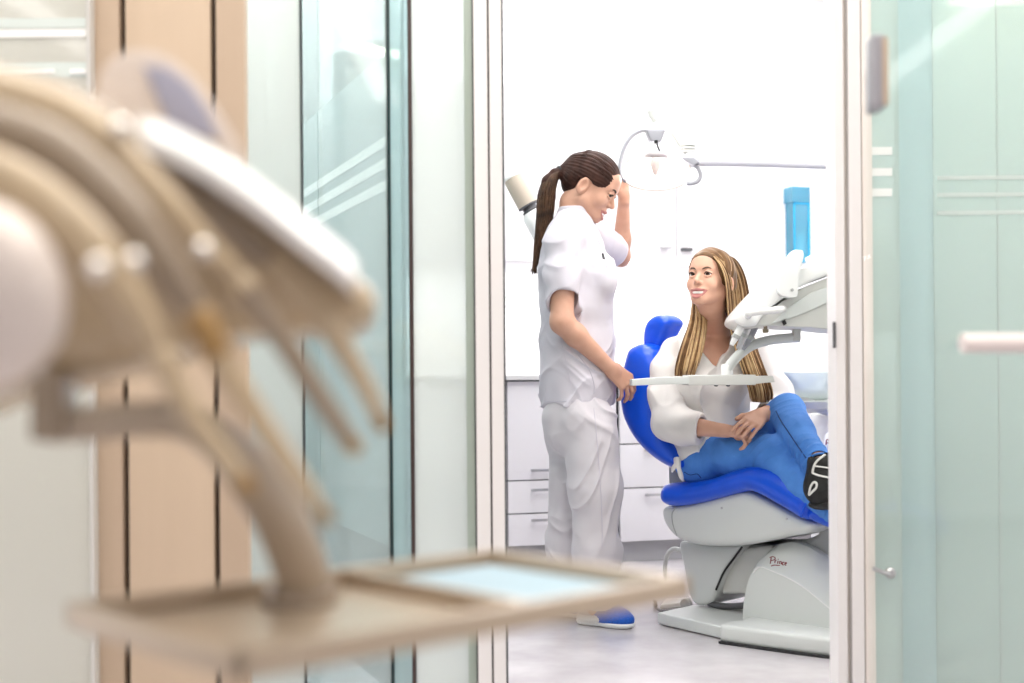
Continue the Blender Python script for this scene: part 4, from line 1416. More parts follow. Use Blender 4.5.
def build_hand(F, W, d, n, side, bends, spread=0.0, s=1.0, thumb=None, k=0.006, lengths=(0.92, 1.0, 0.95, 0.78), fdir=None):
    """hand in field F: W wrist, d towards the knuckles, n out of the palm, side towards the thumb.
    bends: for each finger (index..little) three bend angles in degrees towards the palm"""
    W, d = V3(W), nrm(d)
    n = V3(n); n = nrm(n - d * (n @ d))
    side = nrm(V3(side) - d * (V3(side) @ d) - n * (V3(side) @ n))
    L = 0.082 * s
    kn = []
    for i in range(4):
        o = (1.5 - i) * 0.0195 * s
        kn.append(W + d * (L - (0.0, -0.003, 0.002, 0.010)[i] * s) + side * o - n * 0.002 * s * (1 if i in (1, 2) else 0))
        F.rc(W + side * o * 0.62 + d * 0.010 * s, kn[-1], 0.0145 * s, 0.0108 * s, 0.014 * s)
    F.rc(W - d * 0.02 * s, W + d * 0.015 * s, 0.021 * s, 0.022 * s, 0.012 * s)
    F.rc(W + d * 0.02 * s + side * 0.02 * s + n * 0.006 * s, W + d * 0.045 * s + side * 0.018 * s + n * 0.006 * s, 0.014 * s, 0.012 * s, 0.012 * s)
    for i in range(4):
        ang = 0.0
        p = kn[i]
        fan = math.radians(spread * (1.5 - i))
        dd = nrm(d * math.cos(fan) + side * math.sin(fan)) if fdir is None else nrm(V3(fdir) + side * math.sin(fan))
        for j, (ln, r0, r1) in enumerate(((0.044, 0.0092, 0.0082), (0.027, 0.0082, 0.0075), (0.021, 0.0075, 0.0060))):
            ang += math.radians(bends[i][j])
            v = dd * math.cos(ang) + n * math.sin(ang)
            q = p + v * ln * s * lengths[i]
            f = (1.0, 1.0, 1.0, 0.88)[i]
            F.rc(p, q, r0 * s * f, r1 * s * f, 0.003 if j else k)
            p = q
    t = thumb or (0.75, 0.45, 0.25)
    a = W + d * 0.022 * s + side * 0.024 * s + n * 0.006 * s
    v = nrm(d * t[0] + side * t[1] + n * t[2])
    b = a + v * 0.042 * s
    v2 = nrm(d * (t[0] + 0.35) + side * (t[1] - 0.25) + n * (t[2] + 0.1))
    c = b + v2 * 0.030 * s
    F.rc(a, b, 0.0135 * s, 0.0105 * s, 0.010 * s)
    F.rc(b, c, 0.0105 * s, 0.0085 * s, 0.004)
    return kn


def strands(bm, paths, rad, sides=5, smooth=4, flat=(1.6, 0.7)):
    for pts, r in zip(paths, rad):
        tube(bm, pts, r, sides, smooth, flat=flat)


# =========================================================== the standing dentist
ZD0 = 4.72
def dp(px, py, dz=0.0): return V3(P(px, py, ZD0 + dz))
yaw = math.radians(8)
dF = np.array((math.cos(yaw), -math.sin(yaw), 0)); dL = np.array((math.sin(yaw), math.cos(yaw), 0))   # facing / her left
UP = np.array((0, 0, 1.0))
B = Field(dp(525, 640, -0.36), dp(650, 138, 0.42), 0.0027)
pit = math.radians(30); yh = math.radians(12)
hf = (math.cos(pit) * math.cos(yh), -math.cos(pit) * math.sin(yh), -math.sin(pit))
hu = (math.sin(pit) * math.cos(yh), -math.sin(pit) * math.sin(yh), math.cos(pit))
HD = HeadFrame(dp(592, 186.5, -0.01), hf, hu, 0.98)
lipsD = build_head(B, HD, 2.0, 0.009)
B.chain([HD(0, -0.022, -0.035), HD(0, -0.028, -0.085), dp(573, 222, 0), dp(572, 240, 0)], [0.050, 0.047, 0.052, 0.070], 0.03)
# torso and legs under the clothes
st = [(573, 236), (574, 262), (577, 300), (577, 345), (577, 385), (577, 415)]
B.echain([dp(*p) for p in st], [(0.13, 0.06), (0.135, 0.095), (0.12, 0.10), (0.12, 0.10), (0.13, 0.10), (0.125, 0.095)], dL, 0.03)
B.chain([dp(584, 424, -0.09), dp(595, 495, -0.130), dp(597, 560, -0.120), dp(597, 606, -0.110)], [0.066, 0.06, 0.055, 0.04], 0.03)
B.chain([dp(577, 420, 0.08), dp(574, 485, 0.040), dp(569, 545, 0.060), dp(566, 597, 0.060)], [0.085, 0.06, 0.055, 0.04], 0.03)
# near (right) arm down to the chair back
shR, elR, wrR = dp(562, 246, -0.145), dp(562, 322, -0.195), dp(610, 368, -0.125)
B.chain([shR, (shR + elR) / 2, elR, elR * 0.72 + wrR * 0.28, wrR], [0.052, 0.045, 0.040, 0.0385, 0.0245], 0.02)
hdir = nrm(dp(631, 386, -0.085) - wrR)
build_hand(B, wrR + hdir * 0.006, hdir, nrm((-0.25, 0.9, -0.3)), nrm((0.75, 0.15, 0.62)),
           [(12, 24, 14), (14, 26, 16), (18, 28, 18), (26, 32, 20)], 5, 0.98, thumb=(0.8, 0.15, 0.6), fdir=nrm((0.42, 0.22, -0.88)))
# far (left) arm raised to the lamp handle
shL, elL, wrL = dp(596, 243, 0.16), dp(621, 257, 0.25), dp(624, 198, 0.16)
B.chain([shL, (shL + elL) / 2, elL], [0.050, 0.042, 0.034], 0.02)
B.chain([elL, elL * 0.7 + wrL * 0.3, wrL], [0.033, 0.032, 0.0205], 0.02)
build_hand(B, wrL + UP * 0.002, nrm((-0.02, 0.04, 1)), nrm((-0.8, 0.5, 0.0)), nrm((-0.5, -0.85, 0.1)),
           [(50, 62, 40), (52, 66, 42), (54, 66, 42), (54, 64, 40)], 2, 0.86, thumb=(0.55, -0.1, 0.8))
me = B.mesh('person', 1)
dent = link_mesh('person', me, [M['skin'], M['lip']], None, True)
fc_ = face_centers(me) + np.array(ORG[dent.name])
me.polygons.foreach_set('material_index', lipsD(fc_).astype(np.int32))
put(dent, label='standing woman dentist in white tunic and trousers, dark ponytail, one hand raised to lamp', category='person')
face_parts(HD, dent, M['brow'], HD.f - 0.4 * HD.u + 0.35 * HD.r, 0.009, thr=0.62)
del B

# hair: cap combed back to the band
tie = dp(560.5, 171.5, -0.005)
Hh = Field(dp(530, 290, -0.16), dp(632, 138, 0.16), 0.003)
ax = (HD.r, HD.f, HD.u)
Hh.ell(HD(0, -0.014, 0.033), ax, [0.0815, 0.104, 0.091], 0.01)
Hh.ell(HD(0, -0.07, -0.005), ax, [0.058, 0.045, 0.062], 0.03)
Hh.rc(HD(0, -0.09, 0.03), tie, 0.045, 0.016, 0.03)
# hairline: in front of this the face is free (two planes) and an opening round the ears
def rgn(X, Y, Z):
    d0, d1, d2 = X - HD.C[0], Y - HD.C[1], Z - HD.C[2]
    rr = d0 * HD.r[0] + d1 * HD.r[1] + d2 * HD.r[2]
    f = d0 * HD.f[0] + d1 * HD.f[1] + d2 * HD.f[2]
    u = d0 * HD.u[0] + d1 * HD.u[1] + d2 * HD.u[2]
    # hairline from (f .080,u .068) down to temple (f .03,u .014), ear top (f 0, u .016), behind the ear to the nape
    poly = [(0.30, 0.090), (0.100, 0.068), (0.078, 0.036), (0.056, 0.015), (0.034, 0.003), (0.014, 0.006), (-0.012, 0.016), (-0.036, 0.004), (-0.042, -0.014), (-0.040, -0.045), (-0.060, -0.075), (-0.30, -0.10), (-0.4, 0.3), (0.3, 0.3)]
    return poly_sdf(poly, f, u)
sl, X, Y, Z = Hh.box(Hh.lo, Hh.lo + Hh.h * Hh.n)
pd = rgn(X, Y, Z)
k = 0.006; hh = np.maximum(k - np.abs(Hh.D - pd), 0) / k
Hh.D = (np.maximum(Hh.D, pd) + hh * hh * k * 0.25).astype(np.float32)
def comb_disp(x, y, z):
    # grooves that run from the hairline back to the band
    v = np.stack([x, y, z], -1) - HD(0, -0.10, 0.04)
    l = np.stack([v @ HD.r, v @ HD.f, v @ HD.u], -1)
    a = np.arctan2(l[:, 0], l[:, 2] + 0.03)
    rad = np.sqrt((l ** 2).sum(-1))
    return 0.0011 * np.sin(a * 42 + 3 * vnoise(l[:, 1] * 20, a * 3, a * 0)) + 0.0012 * vnoise(a * 12, rad * 14, a * 0)
Hh.disp(comb_disp)
# ponytail core
pt = [(560.5, 171.5), (555, 173.5), (549.5, 182), (546.5, 197), (545, 217), (540.5, 242), (535, 266)]
Hh.chain([dp(a, b, -0.01) for a, b in pt], [0.010, 0.017, 0.027, 0.031, 0.028, 0.019, 0.005], 0.012)
me = Hh.mesh('hair', 1)
hair = link_mesh('hair', me, [M['hairD']], dent, True)
hair['label'] = 'dark brown hair tied back in a ponytail'
del Hh, pd
rs = np.random.RandomState(5)
bm = new_bm(); pa = []; ra = []
pc = [dp(a, b, -0.01) for a, b in pt]
pw = [0.009, 0.018, 0.029, 0.033, 0.031, 0.022, 0.008]
for i in range(170):
    a = rs.uniform(0, 2 * math.pi); q = rs.uniform(0.75, 1.06)
    path = []
    nlast = 7 if rs.rand() < 0.75 else 6
    for j in range(nlast):
        aa = a + rs.normal() * 0.12
        path.append(pc[j] + (np.array((1, 0, 0.25)) * math.cos(aa) + np.array((0, 1, 0)) * math.sin(aa)) * pw[j] * q)
    if nlast == 7:
        path.append(path[-1] + np.array((rs.normal() * 0.005 - 0.003, rs.normal() * 0.005, -0.012 - rs.rand() * 0.02)))
    pa.append(path); r = rs.uniform(0.0014, 0.0026); ra.append([r * 0.7] + [r] * (len(path) - 2) + [0.0004])
strands(bm, pa, ra)
o = obj('ponytail', bm, M['hairDlight'], hair, smooth=True)
# fine combed strands over the cap
bm = new_bm(); pa = []; ra = []
for i in range(110):
    f0 = rs.uniform(-0.06, 0.085); side_ = rs.choice([-1, 1])
    t = rs.uniform(0.15, 1.0)
    # start near the hairline, run over the cap to the band
    th = t * 1.45 * side_
    pts = []
    for w_ in np.linspace(0, 1, 6):
        ff = 0.088 * (1 - w_) - 0.085 * w_ - 0.03 * abs(math.sin(th)) * (1 - w_) * 1.2
        e = 1 - ((ff + 0.014) / 0.104) ** 2
        e = math.sqrt(max(e, 0.02))
        th2 = th * (1 - 0.35 * w_)
        pts.append(HD(0.0815 * e * math.sin(th2), ff, 0.033 + 0.091 * e * math.cos(th2) - 0.0005))
    pts.append(tie)
    l0 = HD.local(pts[0])
    if l0[2] < 0.03:
        continue
    pa.append(pts); r = rs.uniform(0.0010, 0.0019); ra.append([0.0004] + [r] * 5 + [r * 0.6])
strands(bm, pa, ra, flat=(1.8, 0.5))
obj('combed_strands', bm, M['hairD'], hair, smooth=True)
bm = new_bm()
tv = nrm(dp(552, 176, -0.01) - tie); t1 = nrm(np.cross(tv, (0, 1, 0))); t2 = np.cross(tv, t1)
tube(bm, [tie + (t1 * math.cos(a) + t2 * math.sin(a)) * 0.016 for a in np.linspace(0, 2 * math.pi, 17)], 0.007, 8, 0)
obj('hair_band', bm, M['tie'], hair)

# tunic
Tn = Field(dp(522, 425, -0.36), dp(640, 190, 0.40), 0.0036)
st = [(572, 226), (572, 240), (574, 268), (576, 305), (577, 345), (576.5, 380), (575.5, 425)]
sec = [(0.088, 0.066), (0.150, 0.092), (0.155, 0.122), (0.146, 0.129), (0.148, 0.130), (0.160, 0.130), (0.172, 0.130)]
Tn.echain([dp(*p) for p in st], sec, dL, 0.035)
bl, bl2 = dp(603, 278, -0.075), dp(603, 278, 0.075)
for c in (bl, bl2):
    Tn.ell(c, (dF, dL, UP), (0.055, 0.07, 0.075), 0.05)
Tn.chain([dp(571, 238, -0.10), shR + UP * 0.004, dp(562, 275, -0.175), dp(563, 306, -0.190)], [0.052, 0.056, 0.055, 0.056], 0.03)
Tn.chain([dp(580, 236, 0.10), shL + UP * 0.0, shL * 0.45 + elL * 0.55, shL * 0.12 + elL * 0.88], [0.062, 0.064, 0.060, 0.056], 0.03)
Tn.rc(dp(575, 206, 0), dp(577.5, 190, 0), 0.060, 0.070, 0.004, 'sub')
# cuffs and hem
# sleeve mouth: flat cut then a hollow so that the cloth edge shows
vR = nrm(elR - shR); cR = dp(563, 302, -0.188)
def flat_sub(Fd, c, v, r, ln):
    # subtract a short cylinder starting flat at c along v
    c, v = V3(c), nrm(v)
    def fn(X, Y, Z):
        x, y, z = X - c[0], Y - c[1], Z - c[2]
        t = x * v[0] + y * v[1] + z * v[2]
        rr = np.sqrt(np.maximum(x * x + y * y + z * z - t * t, 0))
        return np.maximum(np.maximum(-t, t - ln), rr - r)
    e = r + ln
    Fd.comb(fn, c - e, c + e, 0.003, 'sub')
flat_sub(Tn, cR, vR + np.array((0.12, -0.75, 0)), 0.085, 0.13)
Tn.rc(cR - vR * 0.02, cR + vR * 0.1, 0.053, 0.053, 0.003, 'sub')
vL = nrm(elL - shL); cL = shL * 0.22 + elL * 0.78
flat_sub(Tn, cL, vL, 0.085, 0.12)
Tn.rc(cL - vL * 0.02, cL + vL * 0.1, 0.049, 0.049, 0.003, 'sub')
hem = dp(576, 405, 0)
Tn.plane(hem, (0.02, 0.0, -1), 0.003)
# folds
def ridge_(v):
    return (1 - np.abs(v)) ** 3
def tfold(x, y, z):
    w1 = vnoise(x * 5, y * 5, z * 4); w2 = vnoise(x * 7 + 5, y * 7, z * 6 + 3)
    q = w1 * 0.008 + vnoise(x * 22 + z * 8, y * 20, z * 11 + x * 8) * 0.004
    lowf_ = np.clip((1.30 - z) / 0.35, 0.3, 1.0)
    # drag creases that run diagonally down from the chest, and gathers at the waist
    q -= 0.011 * lowf_ * ridge_(vnoise((x * 0.8 + z) * 13 + 2 * w2, y * 7, (z - x) * 3)) * np.clip(w2 + 0.6, 0, 1)
    q -= 0.009 * ridge_(vnoise((x * -0.7 + z) * 16 + 2 * w1, y * 6 + 4, (z + x) * 3.5)) * np.clip(0.55 - w2, 0, 1)
    return q + 0.003
Tn.disp(tfold)
me = Tn.mesh('tunic', 1)
tun = link_mesh('tunic', me, [M['tunic']], dent, True)
tun['label'] = 'white short-sleeved clinic tunic with stand collar'
del Tn
# stand collar
Cf = Field(dp(540, 240, -0.12), dp(612, 190, 0.12), 0.003)
Cf.erc(dp(571, 228), dp(578, 205), (0.068, 0.067), (0.061, 0.064), dL, 0.002)
Cf.plane(dp(576.5, 207.5), nrm(dp(579, 200) - dp(571, 228)) + np.array((-0.25, 0, 0)), 0.003)
Cf.rc(dp(571, 232), dp(579, 200), 0.058, 0.056, 0.004, 'sub')
Cf.rc(dp(600, 207, -0.012), dp(588, 226, -0.012), 0.020, 0.004, 0.004, 'sub')
link_mesh('collar', Cf.mesh('collar', 1), [M['tunic']], tun, True)
# placket, pocket seam and pen clip lie on the tunic
seam('pocket_seam', tun, [(577, 353), (583, 361), (590, 371), (594, 384), (594, 394)], 0.0014, M['seamline'])
seam('placket_seam', tun, [(592, 224), (598, 240), (603, 252), (607, 268)], 0.0014, M['seamline'])
seam('hem_seam', tun, [(541, 401), (560, 401.5), (585, 400.5), (609, 398.5)], 0.0010, M['seamline'])
seam('pen_clip', tun, [(602.5, 254), (604, 259)], 0.005, M['black'], 2, 'small black pen clip')
seam('side_seam', tun, [(556, 308), (560, 335), (566, 362), (571, 385)], 0.0009, M['seamline'])

# trousers
Tr = Field(dp(528, 632, -0.26), dp(640, 372, 0.32), 0.0036)
Tr.echain([dp(577, 385), dp(577, 412), dp(578, 430)], [(0.150, 0.105), (0.158, 0.112), (0.155, 0.112)], dL, 0.03)
Tr.chain([dp(562, 420, -0.06), dp(563, 432, -0.06)], [0.068, 0.068], 0.04)
Tr.chain([dp(563, 420, 0.07), dp(563, 432, 0.07)], [0.068, 0.068], 0.04)
Tr.chain([dp(588, 425, -0.10), dp(594, 490, -0.135), dp(596.5, 550, -0.125), dp(597, 603, -0.110)], [0.096, 0.084, 0.078, 0.074], 0.035)
Tr.chain([dp(576, 425, 0.08), dp(573, 485, 0.040), dp(569, 545, 0.060), dp(566, 603, 0.060)], [0.10, 0.084, 0.078, 0.074], 0.035)
Tr.plane(dp(597, 601), (0, 0, -1))
Tr.plane(dp(580, 399), (0, 0, 1))
Tr.rc(dp(597, 601, -0.11), dp(597, 618, -0.11), 0.064, 0.064, 0.003, 'sub')
Tr.rc(dp(566, 603, 0.06), dp(566, 625, 0.06), 0.064, 0.064, 0.003, 'sub')
def trfold(x, y, z):
    w1 = vnoise(x * 5, y * 5, z * 4 + 9); w2 = vnoise(x * 6 + 5, y * 6, z * 5 + 3)
    q = w1 * 0.009 + vnoise(x * 22, y * 22, z * 12) * 0.004
    q -= 0.012 * ridge_(vnoise((z + 0.7 * x + 0.4 * y) * 13 + 2 * w2, x * 6, y * 6)) * np.clip(w2 + 0.55, 0, 1)
    q -= 0.010 * ridge_(vnoise((z - 0.8 * x - 0.4 * y) * 11 + 2 * w1, x * 6 + 7, y * 6)) * np.clip(0.5 - w2, 0, 1)
    return q + 0.003
Tr.disp(trfold)
me = Tr.mesh('trousers', 1)
tro = link_mesh('trousers', me, [M['trouser']], dent, True)
tro['label'] = 'white loose clinic trousers'
seam('side_seam', tro, [(594, 408), (597, 440), (600, 480), (602, 520), (602, 548)], 0.0012, M['seamline'])
del Tr

# shoes
def clog(toe, heel, name, label):
    toe, heel = V3(toe), V3(heel)
    d = toe - heel; d[2] = 0; L = np.linalg.norm(d); d /= L
    sd = np.cross(UP, d)
    at = lambda t, s_, z: heel + d * (t * L) + sd * s_ + UP * z
    F = Field(heel + np.array((-0.12, -0.12, -0.01)) - 0, toe + np.array((0.12, 0.12, 0.14)), 0.003)
    lo_ = np.minimum(heel, toe) - 0.1; hi_ = np.maximum(heel, toe) + 0.1; lo_[2] = -0.02; hi_[2] = 0.14
    F = Field(lo_, hi_, 0.003)
    for z0 in (0.014,):
        F.ell(at(0.16, 0, z0), (d, sd, UP), (0.045, 0.034, 0.020), 0.02)
        F.ell(at(0.48, 0, z0), (d, sd, UP), (0.075, 0.034, 0.017), 0.03)
        F.ell(at(0.78, 0, z0), (d, sd, UP), (0.055, 0.046, 0.017), 0.03)
    F.plane((0, 0, 0.001), (0, 0, -1), 0.002)
    me = F.mesh('sole', 1)
    so = link_mesh(name, me, [M['sole']], dent, True); so['label'] = label
    F = Field(lo_, hi_, 0.003)
    F.ell(at(0.80, 0, 0.030), (d, sd, UP), (0.050, 0.043, 0.032), 0.02)
    F.ell(at(0.62, 0, 0.038), (d, sd, UP), (0.055, 0.040, 0.042), 0.03)
    F.ell(at(0.46, 0, 0.050), (d, sd, UP), (0.05, 0.038, 0.046), 0.03)
    F.plane(at(0.33, 0, 0.04), -d * 0.8 + UP * 0.45, 0.004)
    F.rc(at(0.20, 0, 0.11), at(0.45, 0, 0.100), 0.034, 0.026, 0.006, 'sub')
    F.plane((0, 0, 0.016), (0, 0, -1), 0.002)
    me = F.mesh('upper', 1)
    link_mesh('shoe_upper', me, [M['shoeblue']], so, True)['label'] = 'royal blue textile shoe upper'
    F = Field(lo_, hi_, 0.003)
    F.chain([at(0.14, 0, 0.035), at(0.5, 0, 0.035)], [0.030, 0.031], 0.01)
    F.chain([at(0.22, 0, 0.10), at(0.2, 0, 0.05)], [0.03, 0.032], 0.02)
    F.plane((0, 0, 0.012), (0, 0, -1), 0.002)
    me = F.mesh('sock', 1)
    link_mesh('sock', me, [M['tunic']], dent, True)
    bm = new_bm()
    tube(bm, [at(0.50, -0.036, 0.034), at(0.42, -0.038, 0.030), at(0.30, -0.037, 0.026), at(0.12, -0.034, 0.026), at(-0.02, 0, 0.028), at(0.12, 0.034, 0.026), at(0.42, 0.038, 0.030), at(0.50, 0.036, 0.034)], 0.008, 8, 4, flat=(0.8, 1.6))
    obj('heel_strap', bm, M['sole'], so)


clog(G(631.5, 629), G(580, 623) + Vector((0, 0, 0)), 'shoe', 'blue and white clog, the only one in full view')
clog(dp(600, 607, 0.03) * np.array((1, 1, 0)), dp(550, 600, 0.11) * np.array((1, 1, 0)), 'shoe', 'blue and white clog of the rear foot')

# =========================================================== the seated patient
def pp(px, py, Z): return V3(P(px, py, Z))
UPB = 0.12          # how far the upper body leans clear of the backrest
def pq(px, py, Z): return V3(P(px, py, Z - UPB))
ta = math.radians(14)
tF = np.array((math.sin(ta), -math.cos(ta), 0)); tL = np.array((math.cos(ta), math.sin(ta), 0))      # facing / her left
hy, hp = math.radians(36), math.radians(11)
pf = np.array((-math.sin(hy) * math.cos(hp), -math.cos(hy) * math.cos(hp), math.sin(hp)))
pu = np.array((0.05, 0.03, 1.0))
eye_mid = pq(700.3, 274.5, 4.63)
HP = HeadFrame(eye_mid - nrm(pf) * 0.074, pf, pu, 0.925)
Bp = Field(pp(640, 545, 5.1) * np.array((1, 0, 1)) + np.array((0, 4.0, 0)), np.array((1.25, 5.15, pp(700, 248, 4.6)[2])), 0.0028)
lipsP = build_head(Bp, HP, 2.2, 0.013)
nb = pq(716, 333, 4.83)
Bp.chain([HP(0, -0.022, -0.03), HP(0, -0.030, -0.085), nb, pq(713, 346, 4.84)], [0.046, 0.042, 0.047, 0.070], 0.03)
ctr = lambda px, py, Z=4.83: pq(px, py, Z)
Bp.echain([ctr(711, 356), ctr(709, 378), ctr(708, 405), ctr(709, 430), ctr(710, 455, 4.80)], [(0.150, 0.055), (0.145, 0.085), (0.12, 0.085), (0.12, 0.09), (0.128, 0.095)], tL, 0.03)
# chest seen in the neckline
Bp.ell(ctr(712, 360, 4.78), (tL, tF, UP), (0.105, 0.055, 0.075), 0.04)
for q in (-1, 1):
    Bp.ell(ctr(709, 383, 4.77) + tL * 0.065 * q, (tL, tF, UP), (0.06, 0.06, 0.06), 0.03)
sR, eR, wR = pq(671, 357, 4.79), pq(673, 424, 4.70), pp(723, 430.5, 4.49)
Bp.chain([sR, eR], [0.046, 0.036], 0.02)
Bp.chain([eR, eR * 0.7 + wR * 0.3, wR], [0.036, 0.035, 0.0235], 0.02)
sL, eL, wL = pq(756, 355, 4.90), pq(783, 412, 4.82), pp(762, 414.5, 4.50)
Bp.chain([sL, eL], [0.046, 0.036], 0.02)
Bp.chain([eL, eL * 0.7 + wL * 0.3, wL], [0.035, 0.034, 0.0235], 0.02)
hd1 = nrm(pp(745, 433, 4.46) - wR)
build_hand(Bp, wR + hd1 * 0.006, hd1, nrm((0.1, 0.35, -0.95)), nrm((0.1, -0.9, -0.3)) * -1,
           [(50, 50, 30), (52, 52, 30), (54, 54, 30), (56, 54, 30)], 2, 0.88, thumb=(0.7, -0.25, 0.65))
hd2 = nrm(pp(740, 433, 4.385) - wL)
build_hand(Bp, wL + hd2 * 0.004, hd2, nrm((0.0, 0.8, -0.6)), nrm((-0.6, 0.35, 0.7)),
           [(6, 12, 8), (6, 12, 8), (6, 12, 8), (8, 14, 8)], 3, 0.92, thumb=(0.7, 0.55, 0.1))
# legs inside the jeans
hipR_, knR, anR = pp(706, 453, 4.68), pp(776, 456, 4.42), pp(846, 517, 4.17)
hipL_, knL, anL = pp(736, 452, 4.76), pp(787, 412, 4.50), pp(820, 467, 4.21)
Bp.chain([hipR_, knR, anR], [0.075, 0.05, 0.036], 0.03)
Bp.chain([hipL_, knL, anL], [0.075, 0.05, 0.036], 0.03)
me = Bp.mesh('person', 1)
pat = link_mesh('person', me, [M['skinB'], M['lip']], None, True)
fc_ = face_centers(me) + np.array(ORG[pat.name])
me.polygons.foreach_set('material_index', lipsP(fc_).astype(np.int32))
put(pat, label='seated smiling woman with long blonde hair, white blouse and blue jeans in the dental chair', category='person')
face_parts(HP, pat, M['browB'], HP.f - 0.25 * HP.r + 0.15 * HP.u, 0.013, thr=0.74)
del Bp

# blouse: loose body with a V neck, full sheer sleeves gathered at the cuffs
Bl = Field(pp(630, 490, 4.75) * np.array((1, 0, 1)) + np.array((0, 4.24, 0)), np.array((pp(800, 400, 4.9)[0], 5.08, pp(700, 328, 4.7)[2])), 0.0035)
Bl.echain([ctr(712, 352), ctr(709, 378), ctr(708, 405), ctr(709, 432), ctr(711, 462, 4.80)], [(0.158, 0.078), (0.165, 0.112), (0.146, 0.114), (0.146, 0.118), (0.146, 0.122)], tL, 0.035)
for q in (-1, 1):
    Bl.ell(ctr(709, 383, 4.765) + tL * 0.065 * q, (tL, tF, UP), (0.075, 0.078, 0.075), 0.04)
Bl.ell(ctr(713, 355, 4.78), (tL, tF, UP), (0.12, 0.062, 0.06), 0.04)
vb = pq(722.5, 368, 4.66)
def vneck(X, Y, Z):
    x, y, z = X - vb[0], Y - vb[1], Z - vb[2]
    l = x * tL[0] + y * tL[1] - 0.012 * np.clip(z / 0.1, 0, 1) * -1 * 0
    side_ = (np.abs(l + 0.018 * np.clip(z / 0.12, 0, 1)) - 0.62 * z - 0.003) * 0.85
    front = -(x * tF[0] + y * tF[1]) - 0.10
    return np.maximum(side_, front) + 0 * X
Bl.comb(vneck, vb - 0.16, vb + np.array((0.16, 0.16, 0.2)), 0.004, 'sub')
Bl.rc(pq(717, 348, 4.69), pq(716, 322, 4.80), 0.050, 0.078, 0.006, 'sub')
# hem follows the lap: cut low on her right side, higher in front
Bl.plane(pq(686, 459, 4.7), (0.56, 0.0, -0.83), 0.004)
def blfold(x, y, z):
    w1 = vnoise(x * 6, y * 6, z * 4 + 2); w2 = vnoise(x * 7 + 3, y * 7, z * 5)
    q = w1 * 0.006 + vnoise(x * 24, y * 20, z * 11) * 0.003
    q -= 0.010 * ridge_(vnoise((x * 1.0 + z * 0.55) * 12 + 2 * w2, y * 5, (z - x) * 3)) * np.clip(w2 + 0.5, 0, 1)
    q -= 0.008 * ridge_(vnoise((x * 0.9 - z * 0.9) * 12 + 2 * w1, y * 5 + 3, (z + x) * 3)) * np.clip(0.5 - w2, 0, 1)
    return q + 0.002
Bl.disp(blfold)
blo = link_mesh('blouse', Bl.mesh('blouse', 1), [M['blouse']], pat, True)
blo['label'] = 'off-white V-neck blouse'
del Bl
def sleeve(pts, rad, cut, cutv, rin, name='sleeve'):
    lo_ = np.min([np.array(p) for p in pts], 0) - 0.13; hi_ = np.max([np.array(p) for p in pts], 0) + 0.13
    F = Field(lo_, hi_, 0.0035)
    F.chain(pts, rad, 0.025)
    flat_sub(F, cut, cutv, 0.12, 0.12)
    F.rc(V3(cut) - nrm(cutv) * 0.02, V3(cut) + nrm(cutv) * 0.1, rin, rin, 0.003, 'sub')
    F.disp(lambda x, y, z: 0.003 + vnoise(x * 9, y * 9, z * 6) * 0.008 - 0.011 * ridge_(vnoise(x * 11 + z * 6, y * 8, z * 5 - x * 8)) * np.clip(vnoise(x * 6, y * 6 + 4, z * 6) + 0.6, 0, 1) + vnoise(x * 28, y * 28, z * 16) * 0.003)
    return link_mesh(name, F.mesh(name, 1), [M['sheer']], blo, True)
fd = nrm(wR - eR)
cut = eR + fd * 0.105
sleeve([pq(674, 350, 4.80), pq(668, 370, 4.77), pq(666, 398, 4.75), pq(670, 424, 4.71), eR + fd * 0.03 - UP * 0.012, eR + fd * 0.085 - UP * 0.006, cut + fd * 0.02],
       [0.054, 0.058, 0.062, 0.064, 0.064, 0.052, 0.043], cut, fd, 0.038)
fd = nrm(wL - eL)
cut = eL + fd * (np.linalg.norm(wL - eL) - 0.035)
sleeve([pq(755, 349, 4.88), pq(762, 366, 4.89), pq(776, 392, 4.86), pq(782, 411, 4.82), eL + fd * 0.09, eL + fd * 0.16, cut + fd * 0.02], [0.054, 0.058, 0.060, 0.058, 0.054, 0.044, 0.034], cut, fd, 0.031)
# knotted corner of the blouse at the hip
bm = new_bm()
tube(bm, [pp(677, 459, 4.60), pp(677.5, 464, 4.585), pp(679, 469, 4.58), pp(681, 476, 4.585), pp(683, 481, 4.59)], [0.013, 0.012, 0.008, 0.009, 0.003], 10, 4)
tube(bm, [pp(677, 463, 4.585), pp(673.5, 468, 4.59), pp(672, 472, 4.60)], [0.008, 0.008, 0.003], 10, 4)
obj('hem_knot', bm, M['blouse'], blo, smooth=True)

# jeans
J = Field(np.array((0.50, 3.98, pp(800, 540, 4.2)[2])), np.array((1.32, 5.08, pp(787, 388, 4.5)[2])), 0.0036)
J.echain([pq(710, 442, 4.80), pq(710, 460, 4.80)], [(0.124, 0.097), (0.128, 0.101)], tL, 0.03)
J.ell(pq(703, 460, 4.80), (tL, tF, UP), (0.088, 0.088, 0.068), 0.03)
J.chain([hipR_ + np.array((0, 0, -0.005)), hipR_ * 0.5 + knR * 0.5 + np.array((0, 0, 0.0)), knR + np.array((0, 0, 0.0)), knR * 0.6 + anR * 0.4 + np.array((0, 0, -0.01)), anR], [0.086, 0.080, 0.066, 0.060, 0.046], 0.03)
J.chain([hipL_, hipL_ * 0.5 + knL * 0.5, knL], [0.092, 0.078, 0.062], 0.02)
J.chain([knL, knL * 0.6 + anL * 0.4 + np.array((-0.004, 0.0, -0.006)), anL], [0.062, 0.060, 0.048], 0.012)
ad = nrm(anL - knL); flat_sub(J, anL + ad * 0.034, ad, 0.09, 0.09)
J.rc(anL - ad * 0.01, anL + ad * 0.08, 0.042, 0.042, 0.003, 'sub')
ad2 = nrm(anR - knR); flat_sub(J, anR + ad2 * 0.012, ad2, 0.09, 0.09)
